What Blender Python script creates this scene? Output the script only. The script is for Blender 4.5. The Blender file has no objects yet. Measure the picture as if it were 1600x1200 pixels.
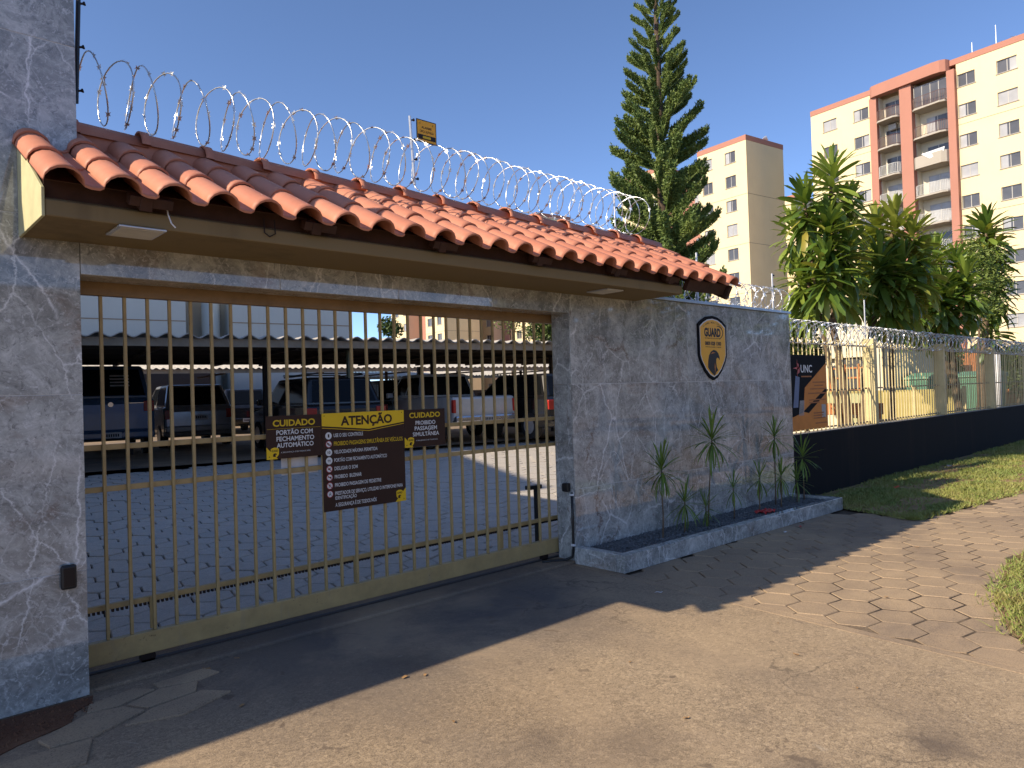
import bpy, bmesh, math, random
import numpy as np
from mathutils import Vector, Matrix, Euler
from math import sin, cos, pi, radians as R
random.seed(7)
rng = np.random.default_rng(7)
sc = bpy.context.scene
COL = sc.collection

# ------------------------------------------------------------------ camera, sky, sun, exposure
FPX = 1135.7
CAM = np.array([0.0, -4.5995, 1.6])
CM = np.array([[0.7308, -0.0127, 0.6825], [-0.6819, 0.0310, 0.7308], [-0.0304, -0.9994, 0.0138]])
yaw, pitch, roll = R(43.05466), R(0.79284), R(1.78897)
_f = np.array([sin(yaw)*cos(pitch), cos(yaw)*cos(pitch), sin(pitch)])
_r = np.array([cos(yaw), -sin(yaw), 0.0])
_d = np.cross(_f, _r)
_r2, _d2 = cos(roll)*_r + sin(roll)*_d, -sin(roll)*_r + cos(roll)*_d
CM = np.stack([_r2, _d2, _f], 1)
cam_data = bpy.data.cameras.new('camera')
cam = bpy.data.objects.new('camera', cam_data)
COL.objects.link(cam)
m4 = Matrix.Identity(4)
for i in range(3):
    m4[i][0], m4[i][1], m4[i][2], m4[i][3] = _r2[i], -_d2[i], -_f[i], CAM[i]
cam.matrix_world = m4
cam_data.sensor_width = 36.0
cam_data.lens = 36.0*FPX/1600.0
cam_data.clip_start = 0.05
cam_data.clip_end = 3000
sc.camera = cam

SUN = Vector((-1.43, 0.36, 1.0)).normalized()      # towards the sun
SUN_EL = math.asin(SUN.z)
SUN_AZ = math.atan2(SUN.x, SUN.y)
world = bpy.data.worlds.new('World')
sc.world = world
world.use_nodes = True
wn = world.node_tree.nodes
wl = world.node_tree.links
bg = wn.get('Background') or wn.new('ShaderNodeBackground')
sky = wn.new('ShaderNodeTexSky')
sky.sky_type = 'NISHITA'
sky.sun_disc = False
sky.sun_elevation = SUN_EL
sky.sun_rotation = SUN_AZ
sky.air_density = 0.52
sky.dust_density = 0.6
sky.ozone_density = 3.2
sky.altitude = 900
wl.new(sky.outputs[0], bg.inputs[0])
bg.inputs[1].default_value = 0.15
sun_data = bpy.data.lights.new('sun', 'SUN')
sun_data.energy = 3.7
sun_data.angle = R(0.55)
sun_data.color = (1.0, 0.85, 0.64)
sun = bpy.data.objects.new('sun', sun_data)
COL.objects.link(sun)
sun.location = (-20, 5, 30)
sun.rotation_euler = SUN.to_track_quat('Z', 'Y').to_euler()
sc.view_settings.view_transform = 'Standard'
sc.view_settings.look = 'None'
sc.view_settings.gamma = 1.0
sc.view_settings.use_curve_mapping = False
sc.view_settings.exposure = 0.9
sc.render.film_transparent = False
try:
    sc.cycles.max_bounces = 6
    sc.cycles.glossy_bounces = 3
    sc.cycles.diffuse_bounces = 3
    sc.cycles.caustics_reflective = False
    sc.cycles.caustics_refractive = False
except Exception:
    pass


def spot(px, py, d):
    """world position of something seen in direction (px, py) at depth d (survey helper)"""
    c = CM @ np.array([(px-800)/FPX*d, (py-600)/FPX*d, d])
    return Vector((c + CAM).tolist())


def spot_z(px, d, z):
    p = spot(px, 600, d)
    return Vector((p.x, p.y, z))


# ------------------------------------------------------------------ materials
MATS = {}


class NT:
    def __init__(self, name):
        self.m = bpy.data.materials.new(name)
        self.m.use_nodes = True
        self.t = self.m.node_tree
        self.b = self.t.nodes['Principled BSDF']

    def n(self, typ, **kw):
        nd = self.t.nodes.new(typ)
        for k, v in kw.items():
            setattr(nd, k, v)
        return nd

    def l(self, a, b):
        self.t.links.new(a, b)

    def val(self, sock, v):
        if hasattr(v, 'node'):
            self.l(v, sock)
        else:
            sock.default_value = v

    def coords(self, kind='Object', scale=(1, 1, 1), rand=0.0):
        tc = self.n('ShaderNodeTexCoord')
        out = tc.outputs[kind]
        if rand:
            oi = self.n('ShaderNodeObjectInfo')
            vm = self.n('ShaderNodeVectorMath', operation='SCALE')
            cb = self.n('ShaderNodeCombineXYZ')
            for i in range(3):
                self.l(oi.outputs['Random'], cb.inputs[i])
            self.l(cb.outputs[0], vm.inputs[0])
            vm.inputs['Scale'].default_value = rand
            ad = self.n('ShaderNodeVectorMath', operation='ADD')
            self.l(out, ad.inputs[0])
            self.l(vm.outputs[0], ad.inputs[1])
            out = ad.outputs[0]
        mp = self.n('ShaderNodeMapping')
        self.l(out, mp.inputs[0])
        mp.inputs['Scale'].default_value = scale
        return mp.outputs[0]

    def world(self, scale=(1, 1, 1)):
        g = self.n('ShaderNodeNewGeometry')
        mp = self.n('ShaderNodeMapping')
        self.l(g.outputs['Position'], mp.inputs[0])
        mp.inputs['Scale'].default_value = scale
        return mp.outputs[0]

    def noise(self, vec, scale, detail=4, rough=0.6, dist=0.0):
        nd = self.n('ShaderNodeTexNoise')
        self.l(vec, nd.inputs['Vector'])
        nd.inputs['Scale'].default_value = scale
        nd.inputs['Detail'].default_value = detail
        nd.inputs['Roughness'].default_value = rough
        nd.inputs['Distortion'].default_value = dist
        return nd.outputs['Fac']

    def ramp(self, fac, stops, interp='LINEAR'):
        nd = self.n('ShaderNodeValToRGB')
        cr = nd.color_ramp
        cr.interpolation = interp
        while len(cr.elements) > 1:
            cr.elements.remove(cr.elements[-1])
        for i, (p, c) in enumerate(stops):
            e = cr.elements[0] if i == 0 else cr.elements.new(p)
            e.position = p
            if not hasattr(c, '__len__'):
                c = (c, c, c)
            e.color = (c[0], c[1], c[2], 1)
        self.l(fac, nd.inputs[0])
        return nd.outputs[0]

    def mix(self, fac, a, b, mode='MIX'):
        nd = self.n('ShaderNodeMix', data_type='RGBA', blend_type=mode)
        self.val(nd.inputs[0], fac)
        for s, v in ((nd.inputs[6], a), (nd.inputs[7], b)):
            if hasattr(v, 'node'):
                self.l(v, s)
            else:
                s.default_value = (v[0], v[1], v[2], 1)
        return nd.outputs[2]

    def math(self, op, a, b=0.0, clamp=False):
        nd = self.n('ShaderNodeMath', operation=op, use_clamp=clamp)
        self.val(nd.inputs[0], a)
        self.val(nd.inputs[1], b)
        return nd.outputs[0]

    def rand(self):
        return self.n('ShaderNodeObjectInfo').outputs['Random']

    def bump(self, h, strength=0.3, dist=0.01):
        nd = self.n('ShaderNodeBump')
        nd.inputs['Strength'].default_value = strength
        nd.inputs['Distance'].default_value = dist
        self.l(h, nd.inputs['Height'])
        self.l(nd.outputs[0], self.b.inputs['Normal'])

    def done(self, col=None, rough=0.6, metal=0.0, spec=None):
        if col is not None:
            if hasattr(col, 'node'):
                self.l(col, self.b.inputs['Base Color'])
            else:
                self.b.inputs['Base Color'].default_value = (col[0], col[1], col[2], 1)
        self.val(self.b.inputs['Roughness'], rough)
        self.b.inputs['Metallic'].default_value = metal
        if spec is not None:
            self.b.inputs['Specular IOR Level'].default_value = spec
        return self.m


def plain(name, col, rough=0.55, metal=0.0, spec=None, var=0.12, scale=6.0, bump=0.0):
    k = NT(name)
    v = k.coords()
    f = k.noise(v, scale, 5, 0.65)
    c = k.ramp(f, [(0.3, tuple(x*(1-var) for x in col)), (0.7, tuple(min(1, x*(1+var)) for x in col))])
    if bump:
        k.bump(k.noise(v, scale*8, 4), bump, 0.004)
    return k.done(c, rough, metal, spec)


def make_marble():
    k = NT('grey_marble')
    v = k.coords('Object', rand=13.7)
    c0 = k.noise(v, 1.1, 8, 0.72, 1.2)
    base = k.ramp(c0, [(0.32, (0.125, 0.13, 0.127)), (0.45, (0.27, 0.277, 0.265)), (0.56, (0.44, 0.447, 0.425)), (0.70, (0.66, 0.66, 0.625))])
    c1 = k.noise(v, 5.0, 9, 0.8, 0.8)
    base = k.mix(0.5, base, k.ramp(c1, [(0.34, (0.10, 0.105, 0.104)), (0.5, (0.36, 0.368, 0.352)), (0.64, (0.78, 0.78, 0.74))]), 'MIX')
    # brown drifts
    bz = k.ramp(k.noise(v, 0.9, 6, 0.68, 1.6), [(0.56, 0.0), (0.70, 0.8)])
    base = k.mix(bz, base, k.ramp(c1, [(0.35, (0.14, 0.105, 0.085)), (0.65, (0.40, 0.33, 0.28))]))

    def veins(sc_, w, warp, seed, stretch=(1.0, 1.0, 0.62), rot=0.6):
        nz = k.n('ShaderNodeTexNoise')
        k.l(v, nz.inputs['Vector'])
        nz.inputs['Scale'].default_value = 3.0
        nz.inputs['Detail'].default_value = 6
        nz.inputs['Roughness'].default_value = 0.7
        vm = k.n('ShaderNodeVectorMath', operation='SCALE')
        k.l(nz.outputs['Color'], vm.inputs[0])
        vm.inputs['Scale'].default_value = warp
        ad = k.n('ShaderNodeVectorMath', operation='ADD')
        k.l(v, ad.inputs[0])
        k.l(vm.outputs[0], ad.inputs[1])
        mp = k.n('ShaderNodeMapping')
        k.l(ad.outputs[0], mp.inputs[0])
        mp.inputs['Location'].default_value = (seed, seed*1.7, seed*0.3)
        mp.inputs['Rotation'].default_value = (0.2, rot, 0.1)
        mp.inputs['Scale'].default_value = stretch
        vo = k.n('ShaderNodeTexVoronoi', feature='DISTANCE_TO_EDGE')
        k.l(mp.outputs[0], vo.inputs['Vector'])
        vo.inputs['Scale'].default_value = sc_
        return k.ramp(vo.outputs['Distance'], [(0.0, 1.0), (w, 0.3), (w*2.2, 0.0)])

    def mask(sc_, lo, hi):
        return k.ramp(k.noise(v, sc_, 4, 0.6, 0.4), [(lo, 0.0), (hi, 1.0)])
    v1 = k.math('MULTIPLY', veins(1.3, 0.0055, 0.14, 1.3, (1.0, 1.0, 0.45), 0.75), mask(1.6, 0.47, 0.55))
    v2 = k.math('MULTIPLY', veins(3.1, 0.009, 0.16, 4.1, (1.0, 1.0, 0.5), -0.6), mask(2.3, 0.42, 0.52))
    v3 = k.math('MULTIPLY', veins(7.5, 0.02, 0.12, 9.1, (1.0, 1.0, 0.8), 0.3), mask(3.4, 0.42, 0.54))
    base = k.mix(k.math('MULTIPLY', v3, 0.5), base, (0.62, 0.63, 0.62))
    base = k.mix(k.math('MULTIPLY', v2, 0.85), base, (0.8, 0.8, 0.78))
    base = k.mix(k.math('MULTIPLY', v1, 0.9), base, (0.84, 0.84, 0.83))
    rust = k.math('MULTIPLY', veins(1.1, 0.014, 0.5, 7.7), mask(1.2, 0.55, 0.66))
    base = k.mix(k.math('MULTIPLY', rust, 0.8), base, (0.13, 0.07, 0.05))
    sp = k.ramp(k.noise(v, 34, 4, 0.75, 1.0), [(0.56, 0.0), (0.66, 0.7)])
    base = k.mix(sp, base, (0.7, 0.7, 0.69))
    sp2 = k.ramp(k.noise(v, 20, 4, 0.75, 1.0), [(0.55, 0.0), (0.68, 0.6)])
    base = k.mix(sp2, base, (0.10, 0.105, 0.11))
    return k.done(base, 0.035, 0.0, 0.8)


def make_terracotta():
    k = NT('terracotta')
    v = k.coords('Object', rand=9.1)
    f = k.noise(v, 7, 5, 0.7)
    c = k.ramp(f, [(0.25, (0.48, 0.185, 0.11)), (0.6, (0.55, 0.23, 0.142)), (0.85, (0.61, 0.285, 0.185))])
    c = k.mix(k.math('MULTIPLY', k.rand(), 0.45), c, (0.40, 0.135, 0.08))
    d = k.ramp(k.noise(v, 30, 4, 0.7), [(0.62, 0.0), (0.78, 0.35)])
    c = k.mix(d, c, (0.25, 0.12, 0.08))
    k.bump(k.noise(v, 90, 3), 0.12, 0.002)
    return k.done(c, 0.55, 0, 0.35)


def make_driveway():
    k = NT('worn_concrete')
    v = k.world()
    big = k.noise(v, 0.45, 6, 0.6, 0.5)
    c = k.ramp(big, [(0.3, (0.33, 0.24, 0.15)), (0.55, (0.42, 0.315, 0.2)), (0.75, (0.48, 0.365, 0.24))])
    mid = k.noise(v, 2.6, 6, 0.7, 0.8)
    c = k.mix(k.ramp(mid, [(0.52, 0.0), (0.75, 0.55)]), c, (0.25, 0.19, 0.138))
    fine = k.noise(v, 130, 3, 0.85)
    c = k.mix(k.ramp(fine, [(0.38, 0.85), (0.5, 0.0)]), c, (0.16, 0.125, 0.095))
    mf = k.noise(v, 48, 5, 0.85)
    c = k.mix(k.ramp(mf, [(0.36, 0.6), (0.48, 0.0)]), c, (0.17, 0.13, 0.092))
    c = k.mix(k.ramp(mf, [(0.58, 0.0), (0.70, 0.4)]), c, (0.55, 0.45, 0.33))
    c = k.mix(k.ramp(fine, [(0.57, 0.0), (0.72, 0.6)]), c, (0.54, 0.45, 0.35))
    vo = k.n('ShaderNodeTexVoronoi')
    k.l(v, vo.inputs['Vector'])
    vo.inputs['Scale'].default_value = 160
    pebble = k.ramp(vo.outputs['Distance'], [(0.1, 0.0), (0.55, 1.0)])
    c = k.mix(0.25, c, pebble, 'MULTIPLY')
    vg = k.n('ShaderNodeTexVoronoi')
    k.l(v, vg.inputs['Vector'])
    vg.inputs['Scale'].default_value = 62
    gsep = k.n('ShaderNodeSeparateColor')
    k.l(vg.outputs['Color'], gsep.inputs[0])
    grain = k.ramp(gsep.outputs[0], [(0.0, 0.42), (0.3, 0.82), (0.75, 1.0), (1.0, 1.45)])
    c = k.mix(0.5, c, grain, 'MULTIPLY')
    # oil drips, tyre grime near the gate
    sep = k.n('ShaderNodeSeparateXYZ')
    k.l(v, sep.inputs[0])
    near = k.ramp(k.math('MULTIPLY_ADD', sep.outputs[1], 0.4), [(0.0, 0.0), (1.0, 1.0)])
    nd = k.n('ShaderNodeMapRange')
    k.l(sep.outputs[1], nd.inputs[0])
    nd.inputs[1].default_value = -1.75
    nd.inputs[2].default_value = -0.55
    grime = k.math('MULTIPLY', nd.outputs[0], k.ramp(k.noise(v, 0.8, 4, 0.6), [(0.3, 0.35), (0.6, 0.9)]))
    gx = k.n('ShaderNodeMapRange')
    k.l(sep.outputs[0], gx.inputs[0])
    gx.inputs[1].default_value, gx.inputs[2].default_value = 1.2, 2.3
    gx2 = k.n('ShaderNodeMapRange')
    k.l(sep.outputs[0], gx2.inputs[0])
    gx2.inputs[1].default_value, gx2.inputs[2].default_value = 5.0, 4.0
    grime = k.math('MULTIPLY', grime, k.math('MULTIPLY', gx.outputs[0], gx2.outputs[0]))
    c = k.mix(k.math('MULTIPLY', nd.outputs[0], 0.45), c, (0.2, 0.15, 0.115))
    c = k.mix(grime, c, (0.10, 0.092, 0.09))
    st = k.ramp(k.noise(v, 7.5, 3, 0.6, 0.3), [(0.61, 0.0), (0.67, 0.8)])
    st2 = k.ramp(k.noise(v, 0.8, 3, 0.6), [(0.50, 0.0), (0.62, 1.0)])
    c = k.mix(k.math('MULTIPLY', st, st2), c, (0.12, 0.088, 0.066))
    lt = k.ramp(k.noise(v, 4.2, 6, 0.75, 1.5), [(0.64, 0.0), (0.72, 0.5)])
    c = k.mix(lt, c, (0.52, 0.45, 0.36))
    # tyre tracks into the gate, and a few cracks
    trk = None
    for tx_ in (2.15, 3.75):
        o1 = k.math('ABSOLUTE', k.math('SUBTRACT', k.math('ADD', sep.outputs[0], k.math('MULTIPLY', k.noise(v, 0.6, 3), 0.5)), tx_+0.25))
        t1 = k.ramp(o1, [(0.08, 1.0), (0.32, 0.0)])
        trk = t1 if trk is None else k.math('MAXIMUM', trk, t1)
    c = k.mix(k.math('MULTIPLY', trk, k.ramp(k.noise(v, 3.0, 5, 0.7), [(0.3, 0.1), (0.65, 0.42)])), c, (0.2, 0.155, 0.115))
    dust = k.ramp(k.noise(v, 0.55, 5, 0.65, 0.8), [(0.5, 0.0), (0.68, 0.4)])
    c = k.mix(dust, c, (0.5, 0.37, 0.235))
    ck = k.n('ShaderNodeTexVoronoi', feature='DISTANCE_TO_EDGE')
    wv = k.n('ShaderNodeVectorMath', operation='ADD')
    nz2 = k.n('ShaderNodeTexNoise')
    k.l(v, nz2.inputs['Vector'])
    nz2.inputs['Scale'].default_value = 2.0
    nz2.inputs['Detail'].default_value = 6
    k.l(v, wv.inputs[0])
    k.l(nz2.outputs['Color'], wv.inputs[1])
    k.l(wv.outputs[0], ck.inputs['Vector'])
    ck.inputs['Scale'].default_value = 0.55
    ckm = k.math('MULTIPLY', k.ramp(ck.outputs['Distance'], [(0.0, 0.6), (0.003, 0.3), (0.006, 0.0)]), k.ramp(k.noise(v, 0.7, 2), [(0.54, 0.0), (0.62, 0.9)]))
    c = k.mix(ckm, c, (0.06, 0.048, 0.04))
    # first two: soft off-frame shadows painted in; the rest old oil stains
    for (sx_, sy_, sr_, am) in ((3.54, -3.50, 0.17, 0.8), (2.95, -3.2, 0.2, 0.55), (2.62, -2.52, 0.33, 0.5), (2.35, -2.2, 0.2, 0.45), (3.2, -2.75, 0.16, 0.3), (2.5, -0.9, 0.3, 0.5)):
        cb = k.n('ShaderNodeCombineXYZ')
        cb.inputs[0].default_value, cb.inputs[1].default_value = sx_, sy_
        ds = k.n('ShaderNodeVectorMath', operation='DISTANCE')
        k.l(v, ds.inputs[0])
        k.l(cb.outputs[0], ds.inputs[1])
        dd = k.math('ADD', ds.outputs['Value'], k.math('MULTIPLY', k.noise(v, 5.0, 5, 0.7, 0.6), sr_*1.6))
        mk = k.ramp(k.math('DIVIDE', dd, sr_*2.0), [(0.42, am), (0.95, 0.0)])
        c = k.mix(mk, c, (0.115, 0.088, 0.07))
    cr = k.n('ShaderNodeTexVoronoi', feature='DISTANCE_TO_EDGE')
    k.l(v, cr.inputs['Vector'])
    cr.inputs['Scale'].default_value = 0.5
    k.bump(k.math('ADD', k.math('MULTIPLY', fine, 0.6), k.math('MULTIPLY', mid, 0.8)), 0.5, 0.012)
    return k.done(c, 0.9, 0, 0.25)


def make_paver(name, c1, c2, c3, dust, dust_amt):
    k = NT(name)
    v = k.world()
    f = k.noise(v, 18, 6, 0.75)
    c = k.ramp(f, [(0.3, c1), (0.55, c2), (0.8, c3)])
    c = k.mix(k.math('MULTIPLY', k.rand(), 0.5), c, c1)
    d = k.ramp(k.noise(v, 0.9, 5, 0.65, 0.6), [(0.35, dust_amt*0.35), (0.65, dust_amt)])
    c = k.mix(d, c, dust)
    c = k.mix(k.ramp(k.noise(v, 110, 2, 0.8), [(0.35, 0.5), (0.5, 0.0)]), c, tuple(x*0.5 for x in c1))
    k.bump(k.noise(v, 60, 5, 0.75), 0.5, 0.006)
    return k.done(c, 0.9, 0, 0.25)


def make_fill(name, c1, c2):
    k = NT(name)
    v = k.world()
    f = k.noise(v, 1.1, 5, 0.7, 0.5)
    c = k.ramp(f, [(0.42, c1), (0.62, c2)])
    c = k.mix(k.ramp(k.noise(v, 60, 3, 0.8), [(0.35, 0.5), (0.55, 0.0)]), c, tuple(x*0.4 for x in c1))
    k.bump(k.noise(v, 80, 4, 0.75), 0.6, 0.008)
    return k.done(c, 0.95, 0, 0.2)


def make_grass(name, straw=0.5):
    k = NT(name)
    v = k.world()
    f = k.noise(v, 1.1, 4, 0.6, 0.4)
    c = k.ramp(f, [(0.42, (0.11, 0.2, 0.026)), (0.57, (0.19, 0.235, 0.04)), (0.6+0.25*(1-straw)+0.02, (0.32, 0.26, 0.10))])
    c = k.mix(k.ramp(k.noise(v, 90, 2, 0.6), [(0.4, 0.0), (0.62, 0.7)]), c, (0.36, 0.3, 0.14))
    k.b.inputs['Subsurface Weight'].default_value = 0.0
    return k.done(c, 0.6, 0, 0.3)


def make_leaf(name, lo, mid, hi, yellow=0.1, trans=0.25):
    k = NT(name)
    rnd = k.rand()
    v = k.coords('Object', rand=5.0)
    c = k.ramp(rnd, [(0.0, lo), (0.55, mid), (0.92-yellow*0.5, hi), (1.0, (0.38, 0.30, 0.05) if yellow else hi)])
    st = k.noise(k.coords('Object', (1.5, 40, 40)), 3, 2, 0.5)
    c = k.mix(k.ramp(st, [(0.4, 0.0), (0.7, 0.25)]), c, tuple(x*1.5 for x in hi))
    k.done(c, 0.38, 0, 0.5)
    tr = k.n('ShaderNodeBsdfTranslucent')
    k.l(k.mix(0.5, c, (0.25, 0.34, 0.03)), tr.inputs[0])
    ms = k.n('ShaderNodeMixShader')
    ms.inputs[0].default_value = trans
    k.l(k.b.outputs[0], ms.inputs[1])
    k.l(tr.outputs[0], ms.inputs[2])
    out = [n for n in k.t.nodes if n.type == 'OUTPUT_MATERIAL'][0]
    k.l(ms.outputs[0], out.inputs[0])
    return k.m


def make_needles(name, lo, hi):
    k = NT(name)
    v = k.world()
    c = k.ramp(k.noise(v, 2.6, 4, 0.7), [(0.3, lo), (0.7, hi)])
    return k.done(c, 0.55, 0, 0.3)


def make_glass(name, col, rough=0.04, spec=0.6):
    k = NT(name)
    v = k.coords('Object', rand=3.0)
    c = k.ramp(k.noise(v, 0.7, 2), [(0.3, tuple(x*0.7 for x in col)), (0.7, col)])
    return k.done(c, rough, 0, spec)


def worn_paint(name, col, rough):
    k = NT(name)
    v = k.coords('Object')
    c = k.ramp(k.noise(v, 6, 6, 0.7), [(0.3, tuple(x*0.8 for x in col)), (0.7, tuple(x*1.15 for x in col))])
    dust = k.ramp(k.noise(k.coords('Object', (1, 1, 0.25)), 11, 5, 0.75, 0.5), [(0.55, 0.0), (0.72, 0.45)])
    c = k.mix(dust, c, (0.34, 0.27, 0.18))
    rust = k.ramp(k.noise(v, 17, 6, 0.78, 0.6), [(0.62, 0.0), (0.70, 0.75)])
    c = k.mix(rust, c, (0.11, 0.06, 0.03))
    k.bump(k.noise(v, 60, 4), 0.08, 0.003)
    return k.done(c, k.ramp(rust, [(0.0, rough), (1.0, 0.8)]), 0, 0.45)


def make_corrugated():
    k = NT('fibre_cement')
    v = k.coords('Object')
    c = k.ramp(k.noise(v, 2.5, 6, 0.7), [(0.3, (0.30, 0.28, 0.25)), (0.6, (0.46, 0.43, 0.38)), (0.8, (0.55, 0.52, 0.46))])
    return k.done(c, 0.9)


def make_plaster(name, c, dirt, streak=0.35):
    k = NT(name)
    v = k.coords('Object')
    f = k.noise(v, 0.35, 5, 0.6)
    col = k.ramp(f, [(0.3, tuple(x*0.93 for x in c)), (0.7, c)])
    s = k.noise(k.coords('Object', (1.0, 1.0, 0.08)), 1.6, 5, 0.7)
    col = k.mix(k.ramp(s, [(0.56, 0.0), (0.75, streak)]), col, dirt)
    return k.done(col, 0.88, 0, 0.2)


M = MATS
M['marble'] = make_marble()
M['terracotta'] = make_terracotta()
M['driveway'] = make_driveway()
M['paver'] = make_paver('paver_concrete', (0.15, 0.115, 0.09), (0.2, 0.155, 0.12), (0.25, 0.2, 0.155), (0.46, 0.335, 0.21), 0.9)
M['paver_in'] = make_paver('courtyard_paver', (0.42, 0.40, 0.375), (0.55, 0.525, 0.495), (0.66, 0.63, 0.59), (0.55, 0.45, 0.34), 0.3)
M['fill'] = make_fill('dusty_joint', (0.05, 0.038, 0.03), (0.235, 0.175, 0.118))
M['fill_in'] = make_fill('dark_joint', (0.035, 0.032, 0.03), (0.07, 0.06, 0.05))
M['soil'] = make_fill('red_soil', (0.12, 0.055, 0.032), (0.2, 0.105, 0.06))
M['dry_soil'] = make_fill('dry_soil', (0.24, 0.16, 0.08), (0.34, 0.235, 0.125))
M['yard'] = make_fill('yard_paving', (0.3, 0.24, 0.18), (0.42, 0.34, 0.25))
M['asphalt'] = make_fill('road_asphalt', (0.2, 0.165, 0.13), (0.3, 0.245, 0.19))
M['gravel'] = make_paver('dark_gravel', (0.09, 0.095, 0.1), (0.18, 0.185, 0.19), (0.4, 0.4, 0.4), (0.2, 0.2, 0.19), 0.1)
M['gold'] = worn_paint("ochre_gate_paint", (0.44, 0.315, 0.135), 0.5)
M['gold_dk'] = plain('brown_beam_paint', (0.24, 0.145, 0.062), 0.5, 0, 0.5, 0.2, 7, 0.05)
M['soffit'] = make_plaster('soffit_paint_shaded', (0.235, 0.175, 0.09), (0.1, 0.075, 0.045), 0.6)  # same paint as the end board, darkened to carry the eave shade
M['soffit_end'] = plain('soffit_paint_lit', (0.5, 0.47, 0.27), 0.7, 0, 0.3, 0.15, 5, 0.1)  # soffit paint again, lightened for the lit end face
M['dark_wood'] = plain('dark_rafter_wood', (0.05, 0.022, 0.014), 0.7, 0, 0.3, 0.3, 9, 0.2)
M['black'] = plain('black_plastic', (0.012, 0.012, 0.013), 0.4, 0, 0.5)
M['rubber'] = plain('black_rubber', (0.018, 0.018, 0.018), 0.8)
M['black_wall'] = make_plaster('black_wall_paint', (0.0085, 0.0085, 0.0105), (0.05, 0.035, 0.024), 0.4)
M['galv'] = plain('galvanised_wire', (0.62, 0.63, 0.64), 0.3, 0.85, None, 0.15, 20)
M['barb'] = plain('razor_barb_steel', (0.86, 0.87, 0.88), 0.28, 0.75, None, 0.1, 20)
M['alu'] = plain('aluminium', (0.62, 0.63, 0.65), 0.4, 0.6)
M['flashing'] = plain('metal_flashing', (0.42, 0.5, 0.58), 0.35, 0.4)
M['lamp_w'] = plain('lamp_diffuser', (0.62, 0.58, 0.48), 0.5)
M['cream_post'] = plain('cream_yellow_paint', (0.60, 0.50, 0.26), 0.6, 0, 0.3, 0.15, 4, 0.1)
M['pale_green'] = plain('pale_green_wall', (0.42, 0.43, 0.24), 0.8, 0, 0.2, 0.12, 3)
M['brown_sign'] = plain('brown_sign_print', (0.048, 0.024, 0.016), 0.6, 0, 0.2, 0.08, 3)
M['yellow_sign'] = plain('yellow_sign_print', (0.84, 0.54, 0.012), 0.4, 0, 0.4, 0.05, 3)
M['orange_sign'] = plain('amber_sign_print', (0.9, 0.43, 0.015), 0.4, 0, 0.4, 0.05, 3)
M['white_ink'] = plain('white_ink', (0.72, 0.72, 0.70), 0.5, 0, 0.3, 0.04, 3)
M['yellow_ink'] = plain('yellow_ink', (0.72, 0.48, 0.02), 0.5, 0, 0.3, 0.04, 3)
M['dark_ink'] = plain('dark_ink', (0.02, 0.012, 0.01), 0.5, 0, 0.3, 0.05, 3)
M['red_ink'] = plain('red_ink', (0.35, 0.02, 0.03), 0.5, 0, 0.3, 0.05, 3)
M['poster_dark'] = plain('poster_charcoal', (0.012, 0.012, 0.014), 0.8, 0, 0.1)
M['poster_orange'] = plain('poster_orange', (0.68, 0.25, 0.05), 0.7, 0, 0.3, 0.1, 5)
M['poster_lite'] = plain('poster_grey', (0.36, 0.34, 0.33), 0.5)
M['poster_blue'] = plain('poster_blue', (0.1, 0.14, 0.26), 0.5)
M['grout'] = plain('pale_grout', (0.66, 0.65, 0.62), 0.8)
M['paper'] = plain('white_paper', (0.75, 0.75, 0.76), 0.7)
M['leaf_dr'] = make_leaf('dracaena_leaf', (0.04, 0.088, 0.014), (0.085, 0.155, 0.024), (0.22, 0.30, 0.05), 0.06, 0.3)
M['leaf_mg'] = make_leaf('spiky_leaf', (0.07, 0.13, 0.025), (0.13, 0.21, 0.04), (0.22, 0.31, 0.06), 0.0, 0.3)
M['leaf_fine'] = make_needles('fine_foliage', (0.07, 0.12, 0.02), (0.2, 0.25, 0.06))
M['leaf_bush'] = make_needles('bush_foliage', (0.04, 0.07, 0.014), (0.10, 0.14, 0.03))
M['needles'] = make_needles('pine_needles', (0.065, 0.125, 0.035), (0.22, 0.27, 0.065))
M['bark'] = plain('bark', (0.16, 0.115, 0.075), 0.9, 0, 0.2, 0.35, 12, 0.5)
M['bark_dk'] = plain('pine_bark', (0.10, 0.07, 0.05), 0.9, 0, 0.2, 0.3, 12, 0.5)
M['grass'] = make_grass('verge_grass', 0.55)
M['grass_dry'] = make_grass('dry_grass', 0.95)
M['cream'] = make_plaster('cream_plaster', (0.80, 0.66, 0.405), (0.58, 0.46, 0.28), 0.25)
M['cream_pale'] = make_plaster('pale_plaster', (0.70, 0.64, 0.5), (0.5, 0.45, 0.36), 0.25)
M['grey_pl'] = make_plaster('greenish_plaster', (0.55, 0.56, 0.52), (0.42, 0.42, 0.38), 0.25)
M['salmon'] = make_plaster('salmon_plaster', (0.43, 0.205, 0.15), (0.33, 0.155, 0.115), 0.25)
M['concrete'] = make_plaster('bare_concrete', (0.42, 0.38, 0.32), (0.2, 0.18, 0.15), 0.5)
M['win_frame'] = plain('window_frame', (0.42, 0.40, 0.36), 0.5)
M['glass'] = make_glass('window_glass', (0.10, 0.10, 0.105), 0.18)
M['curtain'] = make_glass('curtained_glass', (0.42, 0.42, 0.42), 0.25)
M['rail_br'] = plain('balcony_rail_brown', (0.13, 0.06, 0.045), 0.5)
M['rail_wh'] = plain('balcony_rail_white', (0.55, 0.55, 0.52), 0.5)
M['seam'] = plain('facade_joint', (0.3, 0.22, 0.15), 0.8)
M['corr'] = make_corrugated()
M['beam_wood'] = plain('carport_beam', (0.33, 0.27, 0.2), 0.8, 0, 0.2, 0.2, 4)
M['post_green'] = plain('carport_post', (0.10, 0.11, 0.065), 0.6)
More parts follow.
